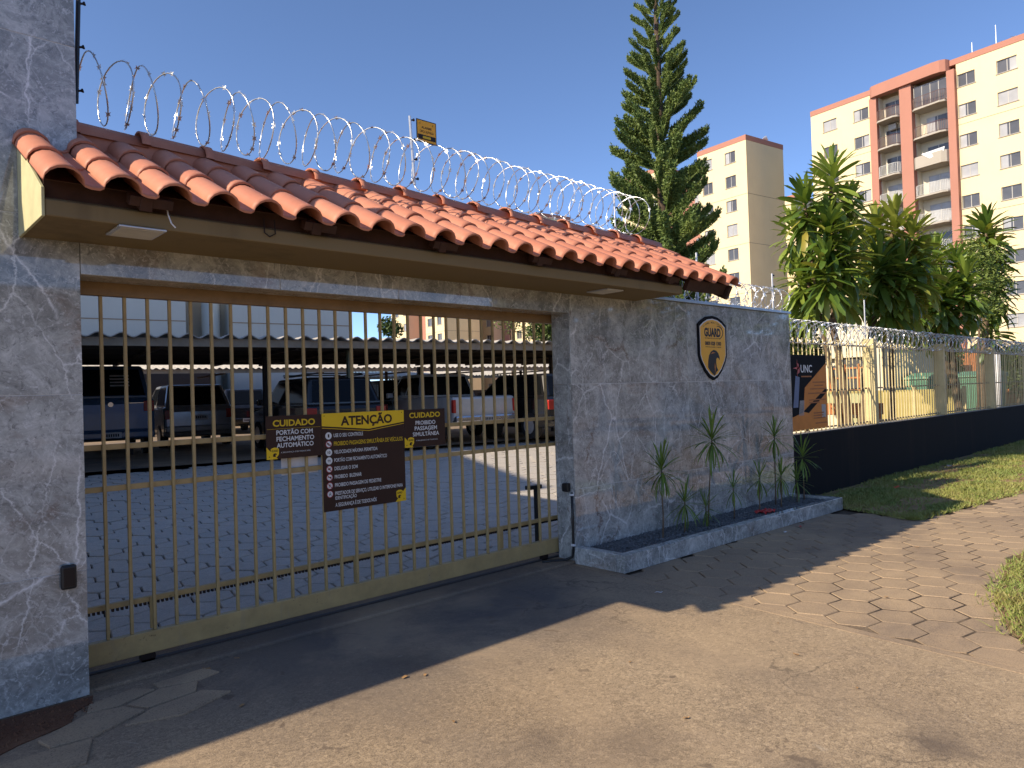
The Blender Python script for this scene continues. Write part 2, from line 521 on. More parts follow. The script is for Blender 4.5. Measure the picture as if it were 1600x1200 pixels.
M['post_dark'] = plain('carport_post_dark', (0.04, 0.03, 0.026), 0.7)
M['tint'] = make_glass('car_glass', (0.008, 0.009, 0.010), 0.08, 0.25)
M['tail_red'] = plain('tail_light_red', (0.42, 0.03, 0.02), 0.25, 0, 0.6)
M['plate'] = plain('licence_plate', (0.45, 0.45, 0.44), 0.4)
M['chrome'] = plain('chrome', (0.7, 0.7, 0.72), 0.15, 0.9)
M['lens'] = plain('headlight_lens', (0.6, 0.62, 0.64), 0.1, 0.3)
M['teal'] = plain('teal_plastic', (0.11, 0.25, 0.17), 0.5)
M['brick_or'] = plain('orange_brick', (0.42, 0.17, 0.07), 0.85, 0, 0.2, 0.2, 8, 0.3)
M['yellow_pn'] = plain('yellow_panel', (0.40, 0.33, 0.12), 0.6, 0, 0.3, 0.1, 4)
M['red_bag'] = plain('red_plastic', (0.5, 0.03, 0.03), 0.35)
M['leaf_litter'] = plain('dry_leaf', (0.34, 0.2, 0.09), 0.8, 0, 0.2, 0.3, 20)


def paint(name, col, rough=0.22):
    k = NT(name)
    k.b.inputs['Coat Weight'].default_value = 0.6
    k.b.inputs['Coat Roughness'].default_value = 0.05
    v = k.coords('Object')
    c = k.ramp(k.noise(v, 5, 5, 0.7), [(0.4, col), (0.75, tuple(x*0.8+0.012 for x in col))])
    return k.done(c, rough, 0.25, 0.5)


M['car_blue'] = paint('blue_car_paint', (0.08, 0.15, 0.27))
M['car_grey'] = paint('grey_car_paint', (0.34, 0.34, 0.345))
M['car_black'] = paint('black_car_paint', (0.012, 0.012, 0.014))
M['car_silver'] = paint('silver_car_paint', (0.62, 0.6, 0.57))
M['car_red'] = paint('dark_red_car_paint', (0.10, 0.01, 0.012))
M['car_white'] = paint('pale_car_paint', (0.3, 0.3, 0.31))


# ------------------------------------------------------------------ mesh helpers
class MB:
    def __init__(self):
        self.v = []
        self.f = []

    def add(self, vs, fs):
        o = len(self.v)
        self.v += [tuple(p) for p in vs]
        self.f += [tuple(i+o for i in f) for f in fs]
        return self

    def box(self, x0, x1, y0, y1, z0, z1, mat=None):
        vs = [Vector(p) for p in ((x0, y0, z0), (x1, y0, z0), (x1, y1, z0), (x0, y1, z0), (x0, y0, z1), (x1, y0, z1), (x1, y1, z1), (x0, y1, z1))]
        if mat:
            vs = [mat @ p for p in vs]
        return self.add(vs, [(0, 3, 2, 1), (4, 5, 6, 7), (0, 1, 5, 4), (1, 2, 6, 5), (2, 3, 7, 6), (3, 0, 4, 7)])

    def quad(self, a, b, c, d):
        return self.add([a, b, c, d], [(0, 1, 2, 3)])

    def prism(self, poly, y0, y1, axis='y'):
        """extrude a polygon given in (x,z) (axis y), (x,y) (axis z) or (y,z) (axis x)"""
        n = len(poly)
        mk = {'y': lambda p, t: (p[0], t, p[1]), 'z': lambda p, t: (p[0], p[1], t), 'x': lambda p, t: (t, p[0], p[1])}[axis]
        vs = [mk(p, y0) for p in poly]+[mk(p, y1) for p in poly]
        fs = [tuple(range(n)), tuple(range(2*n-1, n-1, -1))]+[(i, i+n, (i+1) % n+n, (i+1) % n) for i in range(n)]
        return self.add(vs, fs)

    def tube(self, pts, r, n=6, caps=True):
        pts = [Vector(p) for p in pts]
        rs = r if hasattr(r, '__len__') else [r]*len(pts)
        ring0 = None
        up = Vector((0.123, 0.456, 0.88)).normalized()
        base = len(self.v)
        for i, p in enumerate(pts):
            t = (pts[min(i+1, len(pts)-1)]-pts[max(i-1, 0)])
            if t.length < 1e-9:
                t = Vector((0, 0, 1))
            t.normalize()
            a = t.cross(up)
            if a.length < 1e-3:
                a = t.cross(Vector((1, 0, 0)))
            a.normalize()
            b = t.cross(a)
            up = b.cross(t) if False else up
            for k in range(n):
                w = 2*pi*k/n
                self.v.append(tuple(p+(a*cos(w)+b*sin(w))*rs[i]))
        for i in range(len(pts)-1):
            for k in range(n):
                q = base+i*n
                self.f.append((q+k, q+(k+1) % n, q+n+(k+1) % n, q+n+k))
        if caps:
            self.f.append(tuple(base+k for k in range(n-1, -1, -1)))
            self.f.append(tuple(base+(len(pts)-1)*n+k for k in range(n)))
        return self

    def cyl(self, c0, c1, r, n=16):
        return self.tube([c0, c1], r, n)

    def mesh(self, name):
        me = bpy.data.meshes.new(name)
        me.from_pydata(self.v, [], self.f)
        me.update()
        return me

    def build(self, name, mat, parent=None, smooth=False, bevel=0.0, loc=None, local=False, **props):
        me = self.mesh(name)
        me.materials.append(M[mat] if isinstance(mat, str) else mat)
        bm = bmesh.new()
        bm.from_mesh(me)
        bmesh.ops.recalc_face_normals(bm, faces=bm.faces)
        bm.to_mesh(me)
        bm.free()
        if smooth:
            for p in me.polygons:
                p.use_smooth = True
        return put(name, me, parent, bevel, loc, local, **props)


def put(name, me, parent=None, bevel=0.0, loc=None, local=False, mat4=None, **props):
    o = bpy.data.objects.new(name, me)
    COL.objects.link(o)
    if loc is not None:
        o.location = loc
    if mat4 is not None:
        o.matrix_basis = mat4
    if parent is not None:
        o.parent = parent
        if not local:
            o.matrix_parent_inverse = world_of(parent).inverted()
    if bevel:
        b = o.modifiers.new('bevel', 'BEVEL')
        b.width = bevel
        b.segments = 2
        b.limit_method = 'ANGLE'
        b.angle_limit = R(35)
    for k2, v2 in props.items():
        o[k2] = v2
    return o


def world_of(o):
    m = o.matrix_basis.copy()
    p = o
    while p.parent is not None:
        m = p.parent.matrix_basis @ p.matrix_parent_inverse @ m
        p = p.parent
    return m


def thing(name, label, cat, loc=(0, 0, 0), rotz=0.0, group=None):
    o = bpy.data.objects.new(name, None)
    o.empty_display_size = 0.2
    COL.objects.link(o)
    o.location = loc
    o.rotation_euler = (0, 0, rotz)
    o.matrix_basis = Matrix.Translation(Vector(loc)) @ Matrix.Rotation(rotz, 4, 'Z')
    o['label'] = label
    o['category'] = cat
    if group:
        o['group'] = group
    return o


def tag(o, label, cat, group=None):
    o['label'] = label
    o['category'] = cat
    if group:
        o['group'] = group
    return o


KIDS = {}


def copy_tree(o, label=None, loc=None, rotz=None, group=None):
    c = o.copy()
    COL.objects.link(c)
    if loc is not None:
        c.matrix_basis = Matrix.Translation(Vector(loc)) @ Matrix.Rotation(rotz if rotz is not None else o.rotation_euler.z, 4, 'Z')
    if label:
        c['label'] = label
    if group:
        c['group'] = group
    for ch in [x for x in list(o.children)]:
        d = ch.copy()
        COL.objects.link(d)
        d.parent = c
        for g in list(ch.children):
            e = g.copy()
            COL.objects.link(e)
            e.parent = d
    return c


_tcache = {}


def text_mesh(body, bold=0.0):
    key = (body, bold)
    if key in _tcache:
        return _tcache[key]
    cu = bpy.data.curves.new('text', 'FONT')
    cu.body = body
    cu.size = 1.0
    cu.offset = bold
    cu.resolution_u = 3
    cu.extrude = 0.0
    ob = bpy.data.objects.new('text', cu)
    COL.objects.link(ob)
    dg = bpy.context.evaluated_depsgraph_get()
    dg.update()
    me = bpy.data.meshes.new_from_object(ob.evaluated_get(dg))
    bpy.data.objects.remove(ob)
    vs = np.array([v.co[:] for v in me.vertices])
    fs = [tuple(p.vertices) for p in me.polygons]
    bpy.data.meshes.remove(me)
    _tcache[key] = (vs, fs)
    return vs, fs


def text_geo(mb, body, x0, x1, zb, h, y, bold=0.0, align='L', mat=None, base_h=None, mirror=False):
    """text in the x-z plane facing -y. h = cap height, fits in x0..x1 (align F fills)"""
    vs, fs = text_mesh(body, bold)
    cap = 0.69
    s = h/cap
    w = vs[:, 0].max()-vs[:, 0].min()
    sx = s
    if align == 'F' or w*s > (x1-x0):
        sx = (x1-x0)/w
    ww = w*sx
    xo = x0 if align in 'LF' else ((x0+x1)/2-ww/2 if align == 'C' else x1-ww)
    pts = []
    for v in vs:
        p = Vector((xo+(v[0]-vs[:, 0].min())*sx, y, zb+v[1]*s))
        pts.append(mat @ p if mat else p)
    mb.add(pts, fs)


def disc(mb, cx, cz, y, r, n=20):
    mb.add([(cx+r*cos(2*pi*i/n), y, cz+r*sin(2*pi*i/n)) for i in range(n)], [tuple(range(n-1, -1, -1))])


def poly(mb, pts, y):
    mb.add([(p[0], y, p[1]) for p in pts], [tuple(range(len(pts)))])


U = Vector((cos(R(-8)), sin(R(-8)), 0))
V = Vector((-sin(R(-8)), cos(R(-8)), 0))


def gz(y):
    """height of the courtyard paving"""
    return max(0.0, min(0.42, 0.04*(y-0.5)))

# ------------------------------------------------------------------ the ground
def sheet(name, pts, mat, **props):
    mb = MB()
    mb.add(pts, [tuple(range(len(pts)))])
    return mb.build(name, mat, None, kind='structure', **props)


sheet('ground', [(-900, -900, -0.16), (900, -900, -0.16), (900, 900, -0.16), (-900, 900, -0.16)], 'dry_soil')
sheet('road', [(-60, -16, -0.1), (90, -16, -0.1), (90, -7.0, -0.1), (-60, -7.0, -0.1)], 'asphalt')
def subdiv_sheet(name, x0, x1, y0, y1, zf, mat, nx, ny):
    xs = np.linspace(x0, x1, nx+1)
    ys = np.linspace(y0, y1, ny+1)
    mb = MB()
    mb.v = [(x, y, zf(x, y)) for y in ys for x in xs]
    mb.f = [(j*(nx+1)+i, j*(nx+1)+i+1, (j+1)*(nx+1)+i+1, (j+1)*(nx+1)+i) for j in range(ny) for i in range(nx)]
    return mb.build(name, mat, None, smooth=True, kind='structure')


EDGE = lambda y: 4.965+(y+0.6)*0.085          # where the driveway meets the pavers
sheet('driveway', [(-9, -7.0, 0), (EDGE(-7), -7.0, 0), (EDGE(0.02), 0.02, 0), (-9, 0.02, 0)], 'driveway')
GR1 = [(9.40, -0.70), (9.02, -1.68), (12.1, -2.02), (45, -5.6)]
sidewalk = subdiv_sheet('sidewalk', 4.38, 60, -7.0, 0.1, lambda x, y: -0.0036-0.016*max(0.0, min(1.0, (y+1.95)/0.5)), 'fill', 60, 60)

# concrete edging between driveway and pavers
mb = MB()
a0, a1 = Vector((EDGE(-0.02), -0.02, 0)), Vector((EDGE(-6.9), -6.9, 0))
mb.prism([(a0.x-0.03, a0.y), (a0.x+0.05, a0.y), (a1.x+0.05, a1.y), (a1.x-0.03, a1.y)], -0.05, 0.0025, 'z')
mb.build('edging_strip', 'paver', sidewalk)


def clip(poly_, inside, inter):
    out = []
    for i, p in enumerate(poly_):
        q = poly_[(i+1) % len(poly_)]
        if inside(p):
            out.append(p)
        if inside(p) != inside(q):
            out.append(inter(p, q))
    return out


def half(poly_, ax, ay, c):      # keep ax*x+ay*y >= c
    g = lambda p: ax*p[0]+ay*p[1]-c
    def it(p, q):
        t = g(p)/(g(p)-g(q))
        return (p[0]+(q[0]-p[0])*t, p[1]+(q[1]-p[1])*t)
    return clip(poly_, lambda p: g(p) >= 0, it)


HEXR = 0.178
def hex_pts(cx, cy, r, rot):
    return [(cx+r*cos(rot+i*pi/3), cy+r*sin(rot+i*pi/3)) for i in range(6)]


def hex_mesh(name, r, mat, n=0):
    bm = MB()
    top, mid, bot = [], [], []
    for i in range(6):
        w = i*pi/3
        top.append(((r-0.007)*cos(w), (r-0.007)*sin(w), 0.0))
        mid.append((r*cos(w), r*sin(w), -0.006))
        bot.append((r*cos(w), r*sin(w), -0.06))
    bm.v = top+mid+bot
    bm.f = [tuple(range(6))]+[(i+6, (i+1) % 6+6, (i+1) % 6, i) for i in range(6)]+[(i+12, (i+1) % 6+12, (i+1) % 6+6, i+6) for i in range(6)]
    me = bm.mesh(name)
    me.materials.append(M[mat])
    return me


HX = hex_mesh('paver', HEXR-0.007, 'paver')
rot = R(-70)
ex = Vector((cos(rot+R(30)), sin(rot+R(30)), 0))*(HEXR*math.sqrt(3))
ey = Vector((cos(rot+R(90)), sin(rot+R(90)), 0))*(HEXR*math.sqrt(3))
cells = []
for i in range(-60, 120):
    for j in range(-60, 120):
        c = Vector((5.5, -1.5, 0))+ex*i+ey*j
        if not (4.8 < c.x < 22 and -5.2 < c.y < -0.4):
            continue
        cells.append(c)
cells.sort(key=lambda c: (c-Vector((0, -4.6, 0))).length)
cnt = 0
far = MB()
for c in cells:
    if c.y > -0.66-0.02 and c.x < 9.3:
        if c.y > -0.5:
            continue
    # keep to the paved band
    if c.x > 9.15 and c.y > -1.62-(c.x-9.05)*0.105-0.02:
        continue
    if c.x > 5.95 and c.y < -3.35+min(0.45, (c.x-5.9)*0.22):
        continue
    d = c.x-EDGE(c.y)-0.05
    z = random.uniform(-0.002, 0.002)
    if d < HEXR+0.01:
        p = hex_pts(c.x, c.y, HEXR-0.007, rot)
        e0 = EDGE(0)
        p = half(p, 1.0, -0.085, 4.965+0.051+0.06+0.0)
        if len(p) < 3:
            continue
        mb = MB()
        mb.prism(p, -0.05, z, 'z')
        mb.build('paver', 'paver', sidewalk)
        continue
    if cnt < 290:
        t = Matrix.Translation((c.x, c.y, z)) @ Matrix.Rotation(rot+random.choice(range(6))*pi/3, 4, 'Z') @ Euler((random.gauss(0, 0.004), random.gauss(0, 0.004), 0)).to_matrix().to_4x4()
        put('paver', HX, sidewalk, 0, None, True, t)
        cnt += 1
    else:
        far.prism(hex_pts(c.x, c.y, HEXR-0.007, rot), -0.05, z, 'z')
if far.v:
    far.build('paver', 'paver', sidewalk, kind='stuff')

# courtyard
court = subdiv_sheet('courtyard', -14, 70, 0.42, 95, lambda x, y: gz(y)-0.026, 'fill_in', 10, 90)
HXI = hex_mesh('paver', HEXR-0.0085, 'paver_in')
cells = []
rot2 = R(20)
ex = Vector((cos(rot2+R(30)), sin(rot2+R(30)), 0))*(HEXR*math.sqrt(3))
ey = Vector((cos(rot2+R(90)), sin(rot2+R(90)), 0))*(HEXR*math.sqrt(3))
for i in range(-70, 90):
    for j in range(-70, 90):
        c = Vector((3, 4, 0))+ex*i+ey*j
        if 0.68 < c.y < 9.9 and 1.0 < c.x < 14 and c.x < 1.9+(c.y+4.6)*1.12 and c.x > 0.16*(c.y+4.6):
            cells.append(c)
cells.sort(key=lambda c: (c-Vector((0, -4.6, 0))).length)
far = MB()
for n, c in enumerate(cells):
    z = gz(c.y)+random.uniform(-0.004, 0.004)
    tilt = math.atan(0.04) if c.y < 11 else 0
    if n < 298:
        t = Matrix.Translation((c.x, c.y, z)) @ Matrix.Rotation(tilt, 4, 'X') @ Matrix.Rotation(rot2, 4, 'Z') @ Euler((random.gauss(0, 0.008), random.gauss(0, 0.008), 0)).to_matrix().to_4x4()
        put('paver', HXI, court, 0, None, True, t)
    else:
        p = hex_pts(c.x, c.y, HEXR-0.0085, rot2)
        k = len(far.v)
        far.v += [(q[0], q[1], gz(q[1])+z-gz(c.y)) for q in p]+[(q[0], q[1], gz(q[1])-0.05) for q in p]
        far.f += [tuple(k+i for i in range(6))]+[(k+6+i, k+6+(i+1) % 6, k+(i+1) % 6, k+i) for i in range(6)]
far.build('paver', 'paver_in', court, kind='stuff')
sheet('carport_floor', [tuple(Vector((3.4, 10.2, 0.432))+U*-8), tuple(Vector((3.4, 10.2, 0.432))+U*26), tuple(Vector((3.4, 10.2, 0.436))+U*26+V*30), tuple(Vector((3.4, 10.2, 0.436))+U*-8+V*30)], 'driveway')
# yard behind the fence
sheet('yard', [(13.0, 0.3, 0.02), (75, 0.3, 0.02), (75, 22, 0.47), (16, 6.5, 0.28), (13.5, 3.0, 0.13)], 'yard')

# threshold under the gate
mb = MB()
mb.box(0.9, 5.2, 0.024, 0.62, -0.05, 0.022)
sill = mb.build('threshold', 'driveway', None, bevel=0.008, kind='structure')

# soil patch at the foot of the pillar
sp = [(-0.6, -0.02), (1.03, -0.02), (1.0, -0.12), (0.9, -0.2), (0.86, -0.33), (0.62, -0.42), (0.3, -0.62), (-0.6, -0.8)]
mb = MB()
nv = []
mb.prism(sp, -0.04, 0.006, 'z')
mb.build('soil', 'soil', None, kind='structure')
mb = MB()
for i in range(420):
    u, w = random.random(), random.random()
    x = -0.2+1.2*u
    y = -0.03-w*(0.2+0.5*(1-u))
    s = random.uniform(0.004, 0.013)
    z = 0.006
    a = random.uniform(0, 6.28)
    mb.add([(x+s*cos(a), y+s*sin(a), z), (x+s*cos(a+2.1), y+s*sin(a+2.1), z), (x+s*cos(a+4.2), y+s*sin(a+4.2), z), (x, y, z+s*0.8)], [(0, 1, 3), (1, 2, 3), (2, 0, 3)])
mb.build('soil_crumbs', 'soil', None, kind='stuff')

drv = bpy.data.objects['driveway']
for pts_ in ([(0.98, -0.16), (1.22, -0.1), (1.3, -0.2), (1.1, -0.3), (0.95, -0.27)], [(1.12, -0.31), (1.31, -0.21), (1.52, -0.25), (1.46, -0.4), (1.2, -0.44)], [(0.7, -0.44), (0.93, -0.3), (1.09, -0.32), (1.18, -0.46), (0.9, -0.6), (0.72, -0.58)], [(1.32, -0.1), (1.62, -0.08), (1.66, -0.2), (1.53, -0.235), (1.33, -0.19)], [(1.21, -0.46), (1.47, -0.42), (1.58, -0.55), (1.3, -0.66), (1.05, -0.58)], [(0.45, -0.6), (0.7, -0.6), (0.89, -0.62), (0.8, -0.86), (0.5, -0.85)]):
    mb = MB()
    mb.prism([(x+random.uniform(-.01, .01), y+random.uniform(-.01, .01)) for x, y in pts_], -0.03, random.uniform(0.006, 0.014), 'z')
    mb.build('slab_fragment', 'paver', drv, bevel=0.004)
# ------------------------------------------------------------------ marble facade
def tile(parent, x0, x1, z0, z1, y0=0.0, y1=0.011, name='tile'):
    g = 0.002
    mb = MB()
    mb.box(x0+g, x1-g, y0, y1, z0+g, z1-g)
    return mb.build(name, 'marble', parent, bevel=0.0012)


def tile_x(parent, x0, x1, y0, y1, z0, z1):
    g = 0.002
    mb = MB()
    mb.box(x0, x1, y0+g, y1-g, z0+g, z1-g)
    return mb.build('tile', 'marble', parent, bevel=0.0012)


ROWS = [0.0, 0.70, 1.674, 2.648, 3.62]
pil = thing('gate_pillar', 'tall grey marble clad pillar left of the sliding gate', 'pillar', (0.65, 0.25, 0))
mb = MB()
mb.box(0.292, 1.008, 0.0115, 0.5, 0, 4.1)
mb.build('core', 'concrete', pil)
mb = MB()
mb.box(0.284, 1.016, 0.0025, 0.0114, 0.01, 4.09)
mb.build('grout', 'grout', pil)
for a, b in zip(ROWS, ROWS[1:]+[4.1]):
    tile(pil, 0.28, 1.02, max(a, 0.004), b)
    tile_x(pil, 1.0085, 1.0195, 0.012, 0.5, max(a, 0.004), b)
    tile_x(pil, 0.2805, 0.2915, 0.012, 0.5, max(a, 0.004), b)
lint = thing('gate_lintel', 'grey marble lintel over the sliding gate, under the tiled canopy', 'lintel', (3, 0.1, 2.4))
mb = MB()
mb.box(1.021, 5.06, 0.0115, 0.235, 2.357, 2.9)
mb.build('core', 'concrete', lint)
mb = MB()
mb.box(1.024, 5.056, 0.0025, 0.0114, 2.36, 2.645)
mb.build('grout', 'grout', lint)
for a, b in ((1.02, 2.2), (2.2, 3.15), (3.15, 4.11), (4.11, 5.06)):
    tile(lint, a, b, 2.345, 2.648)
    mb = MB()
    mb.box(a+0.0012, b-0.0012, 0.0122, 0.234, 2.3455, 2.3565)
    mb.build('tile', 'marble', lint)
wall = thing('marble_wall', 'grey marble clad wall with the shield emblem right of the gate', 'wall', (7.2, 0.12, 0))
mb = MB()
mb.box(5.072, 9.448, 0.0115, 0.235, 0, 2.562)
mb.build('core', 'concrete', wall)
mb = MB()
mb.box(5.064, 9.456, 0.0025, 0.0114, 0.01, 2.558)
mb.build('grout', 'grout', wall)
XS = [5.06, 7.006, 8.953, 9.46]
for a, b in zip(ROWS[:3], [0.69, 1.676, 2.562]):
    a = {0.0: 0.004, 0.70: 0.69, 1.674: 1.676}[a]
    for c, d in zip(XS, XS[1:]):
        tile(wall, c, d, a, b)
    tile_x(wall, 5.0602, 5.0715, 0.012, 0.235, a, b)
    tile_x(wall, 9.4485, 9.4598, 0.012, 0.235, a, b)
mb = MB()
mb.box(5.058, 9.485, -0.022, 0.26, 2.564, 2.598)
mb.build('cap_flashing', 'flashing', wall, bevel=0.004)

# ------------------------------------------------------------------ planter
pl = thing('planter', 'long low marble edged planter at the foot of the marble wall', 'planter', (7.2, -0.32, 0))
FL, FR = (5.03, -0.585), (9.37, -0.665)
mb = MB()
mb.prism([FL, FR, (9.37, -0.575), (5.12, -0.495), (5.03, -0.495)], 0.0, 0.157, 'z')
mb.build('front_kerb', 'marble', pl, bevel=0.004)
mb = MB()
mb.prism([(5.03, -0.493), (5.12, -0.493), (5.12, -0.003), (5.03, -0.003)], 0.0, 0.1565, 'z')
mb.build('end_kerb', 'marble', pl, bevel=0.004)
mb = MB()
mb.prism([(9.28, -0.571), (9.37, -0.573), (9.37, -0.003), (9.28, -0.003)], 0.0, 0.1565, 'z')
mb.build('end_kerb', 'marble', pl, bevel=0.004)
mb = MB()
mb.prism([(5.12, -0.5), (9.28, -0.58), (9.28, -0.002), (5.12, -0.002)], 0.02, 0.118, 'z')
mb.build('bed', 'gravel', pl)
mb = MB()
for i in range(5200):
    x = random.uniform(5.13, 9.27)
    y = random.uniform(-0.575 if x > 8.5 else -0.5, -0.006)
    s = random.uniform(0.009, 0.02)
    z = 0.119+random.uniform(0, 0.008)
    rm = Euler((random.uniform(0, 6), random.uniform(0, 6), random.uniform(0, 6))).to_matrix()
    vs = [rm @ Vector(p) for p in ((s, 0, 0), (-s*0.8, s*0.5, 0), (-s*0.2, -s*0.9, s*0.2), (0, 0, s*0.7), (0, 0.1*s, -s*0.6))]
    mb.add([(x+p.x, y+p.y, z+p.z*0.7) for p in vs], [(0, 1, 3), (1, 2, 3), (2, 0, 3), (1, 0, 4), (2, 1, 4), (0, 2, 4)])
mb.build('gravel', 'gravel', pl, kind='stuff')

# ------------------------------------------------------------------ sliding gate
GX0, GX1 = 0.62, 5.22
gate = thing('sliding_gate', 'ochre painted sliding gate of vertical bars across the entrance', 'gate', (3.0, 0.28, 0.03))
mb = MB()
mb.box(GX0, GX1, 0.25, 0.305, 0.072, 0.206)
mb.build('bottom_beam', 'gold', gate, bevel=0.006)
mb = MB()
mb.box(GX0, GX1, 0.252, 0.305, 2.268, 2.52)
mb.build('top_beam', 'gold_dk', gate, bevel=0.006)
for z in (1.356, 1.104):
    mb = MB()
    mb.box(GX0, GX1, 0.287, 0.309, z-0.017, z+0.017)
    mb.build('rail', 'gold', gate, bevel=0.003)
mb = MB()
mb.box(-0.0092, 0.0092, -0.0115, 0.0115, 0.2065, 2.2675)
bar_me = mb.mesh('bar')
bar_me.materials.append(M['gold'])
for i in range(-4, 31):
    x = 1.183+0.1312*i
    o = put('bar', bar_me, gate, 0.0025, None, True, Matrix.Translation((x-3.0, 0.274-0.28, -0.03)))
mb = MB()
mb.box(0.7, 5.2, 0.318, 0.35, 0.372, 0.405)
mb.build('rack_rail', 'gold', gate, bevel=0.003)
mb = MB()
x = 0.7
while x < 5.2:
    mb.box(x, x+0.012, 0.322, 0.346, 0.353, 0.3715)
    x += 0.026
mb.build('rack_teeth', 'dark_ink', gate, kind='stuff')
for x in (1.4, 4.9):
    mb = MB()
    mb.tube([(x, 0.262, 0.05), (x, 0.292, 0.05)], 0.045, 18)
    mb.build('wheel', 'dark_ink', gate)
for px_ in (1.45, 2.9, 4.4):
    mb = MB()
    mb.box(px_-0.02, px_+0.02, 0.31, 0.317, 0.206, 0.404)
    mb.build('rack_bracket', 'gold', gate)
mb = MB()
mb.box(0.95, 5.2, 0.262, 0.292, 0.0225, 0.034)
tr = mb.build('gate_track', 'post_dark', sill)

# ---- signs hung on the gate
SY = 0.2475


def sign_panel(name, x0, x1, z0, z1, mat, label, cat='sign'):
    t = thing(name, label, cat, ((x0+x1)/2, SY, z0))
    mb = MB()
    mb.box(x0, x1, SY, SY+0.003, z0, z1)
    mb.build('panel', mat, t)
    mb = MB()
    for sx, sz in ((x0+0.02, z1-0.018), (x1-0.02, z1-0.018), (x0+0.02, z0+0.018), (x1-0.02, z0+0.018)):
        disc(mb, sx, sz, SY-0.0008, 0.004, 8)
    mb.build('rivets', 'dark_ink', t, kind='stuff')
    return t


def ink(t, mat, items, name='lettering'):
    for it in items:
        mb = MB()
        text_geo(mb, it[0], it[1], it[2], it[3], it[4], SY-0.0012, it[5] if len(it) > 5 else 0.0, it[6] if len(it) > 6 else 'F')
        mb.build(name, mat, t)


def shield_pts(cx, cz, w, h):
    p = [(-0.5, 0.36), (-0.36, 0.43), (-0.2, 0.48), (0, 0.5), (0.2, 0.48), (0.36, 0.43), (0.5, 0.36), (0.5, -0.12), (0.44, -0.22), (0.3, -0.36), (0.14, -0.46), (0, -0.5), (-0.14, -0.46), (-0.3, -0.36), (-0.44, -0.22), (-0.5, -0.12)]
    return [(cx+a*w, cz+b*h) for a, b in p]


def corner_logo(t, x0, x1, z0, z1, flip=False):
    """yellow triangle in the corner with a little shield badge"""
    mb = MB()
    if not flip:
        poly(mb, [(x0, z0), (x0+(x1-x0)*0.75, z0), (x0, z1)], SY-0.0006)
    else:
        poly(mb, [(x1, z0), (x1, z1), (x1-(x1-x0)*0.95, z0)], SY-0.0006)
    mb.build('corner_flash', 'yellow_sign', t)
    cx = x0+(x1-x0)*(0.55 if not flip else 0.42)
    cz = z0+(z1-z0)*0.52
    w, h = 0.06, 0.075
    mb = MB()
    poly(mb, shield_pts(cx, cz, w, h), SY-0.0012)
    mb.build('badge', 'yellow_sign', t)
    mb = MB()
    text_geo(mb, 'GUARD', cx-w*0.4, cx+w*0.4, cz+h*0.1, 0.014, SY-0.0018, 0.02, 'F')
    poly(mb, [(cx-w*0.25, cz-h*0.33), (cx-w*0.2, cz-h*0.1), (cx, cz-h*0.02), (cx+w*0.2, cz-h*0.08), (cx+w*0.22, cz-h*0.2), (cx+w*0.08, cz-h*0.14), (cx+w*0.08, cz-h*0.4)], SY-0.0018)
    mb.build('badge_print', 'dark_ink', t)


x0, x1, z0, z1 = 2.185, 2.607, 1.197, 1.498
s = sign_panel('warning_sign', x0, x1, z0, z1, 'brown_sign', 'brown sign with yellow CUIDADO over white PORTÃO COM FECHAMENTO AUTOMÁTICO on the gate')
ink(s, 'yellow_ink', [('CUIDADO', x0+0.05, x1-0.05, z1-0.073, 0.043, 0.03)])
ink(s, 'white_ink', [('PORTÃO COM', x0+0.075, x1-0.07, z1-0.133, 0.031, 0.02), ('FECHAMENTO', x0+0.075, x1-0.06, z1-0.178, 0.031, 0.02), ('AUTOMÁTICO', x0+0.075, x1-0.066, z1-0.223, 0.031, 0.02), ('A SEGURANÇA É DE TODOS NÓS.', x0+0.105, x1-0.09, z1-0.262, 0.009)])
corner_logo(s, x0, x0+0.11, z0, z0+0.085)
mb = MB()
mb.box(x0+0.008, x1-0.008, SY-0.0012, SY-0.0008, z1-0.092, z1-0.0905)
mb.build('rule', 'yellow_ink', s)

x0, x1, z0, z1 = 3.335, 3.745, 1.196, 1.499
s = sign_panel('warning_sign', x0, x1, z0, z1, 'brown_sign', 'brown sign with yellow CUIDADO over white PROIBIDO PASSAGEM SIMULTÂNEA on the gate')
ink(s, 'yellow_ink', [('CUIDADO', x0+0.05, x1-0.05, z1-0.066, 0.04, 0.03)])
ink(s, 'white_ink', [('PROIBIDO', x0+0.11, x1-0.1, z1-0.124, 0.031, 0.02), ('PASSAGEM', x0+0.1, x1-0.085, z1-0.169, 0.031, 0.02), ('SIMULTÂNEA', x0+0.08, x1-0.065, z1-0.216, 0.031, 0.02), ('A SEGURANÇA É DE TODOS NÓS.', x0+0.11, x1-0.08, z1-0.256, 0.009)])
corner_logo(s, x0, x0+0.11, z0, z0+0.085)

x0, x1, z0, z1 = 2.6105, 3.3325, 0.778, 1.50
s = sign_panel('rules_sign', x0, x1, z0, z1, 'brown_sign', 'large brown ATENÇÃO rules sign with a yellow header in the middle of the gate')
W_, H_ = x1-x0, z1-z0
mb = MB()
poly(mb, [(x0, z1), (x0, z1-0.092), (x0+W_*0.55, z1-0.132), (x1, z1-0.092), (x1, z1)], SY-0.0006)
mb.build('header_band', 'yellow_sign', s)
mb = MB()
for dz in (0.104,):
    mb.add([(x0, SY-0.0006, z1-dz), (x0, SY-0.0006, z1-dz-0.004), (x0+W_*0.55, SY-0.0006, z1-dz-0.044), (x1, SY-0.0006, z1-dz-0.004), (x1, SY-0.0006, z1-dz), (x0+W_*0.55, SY-0.0006, z1-dz-0.040)], [(0, 1, 2, 5), (5, 2, 3, 4)])
mb.build('header_rule', 'yellow_sign', s)
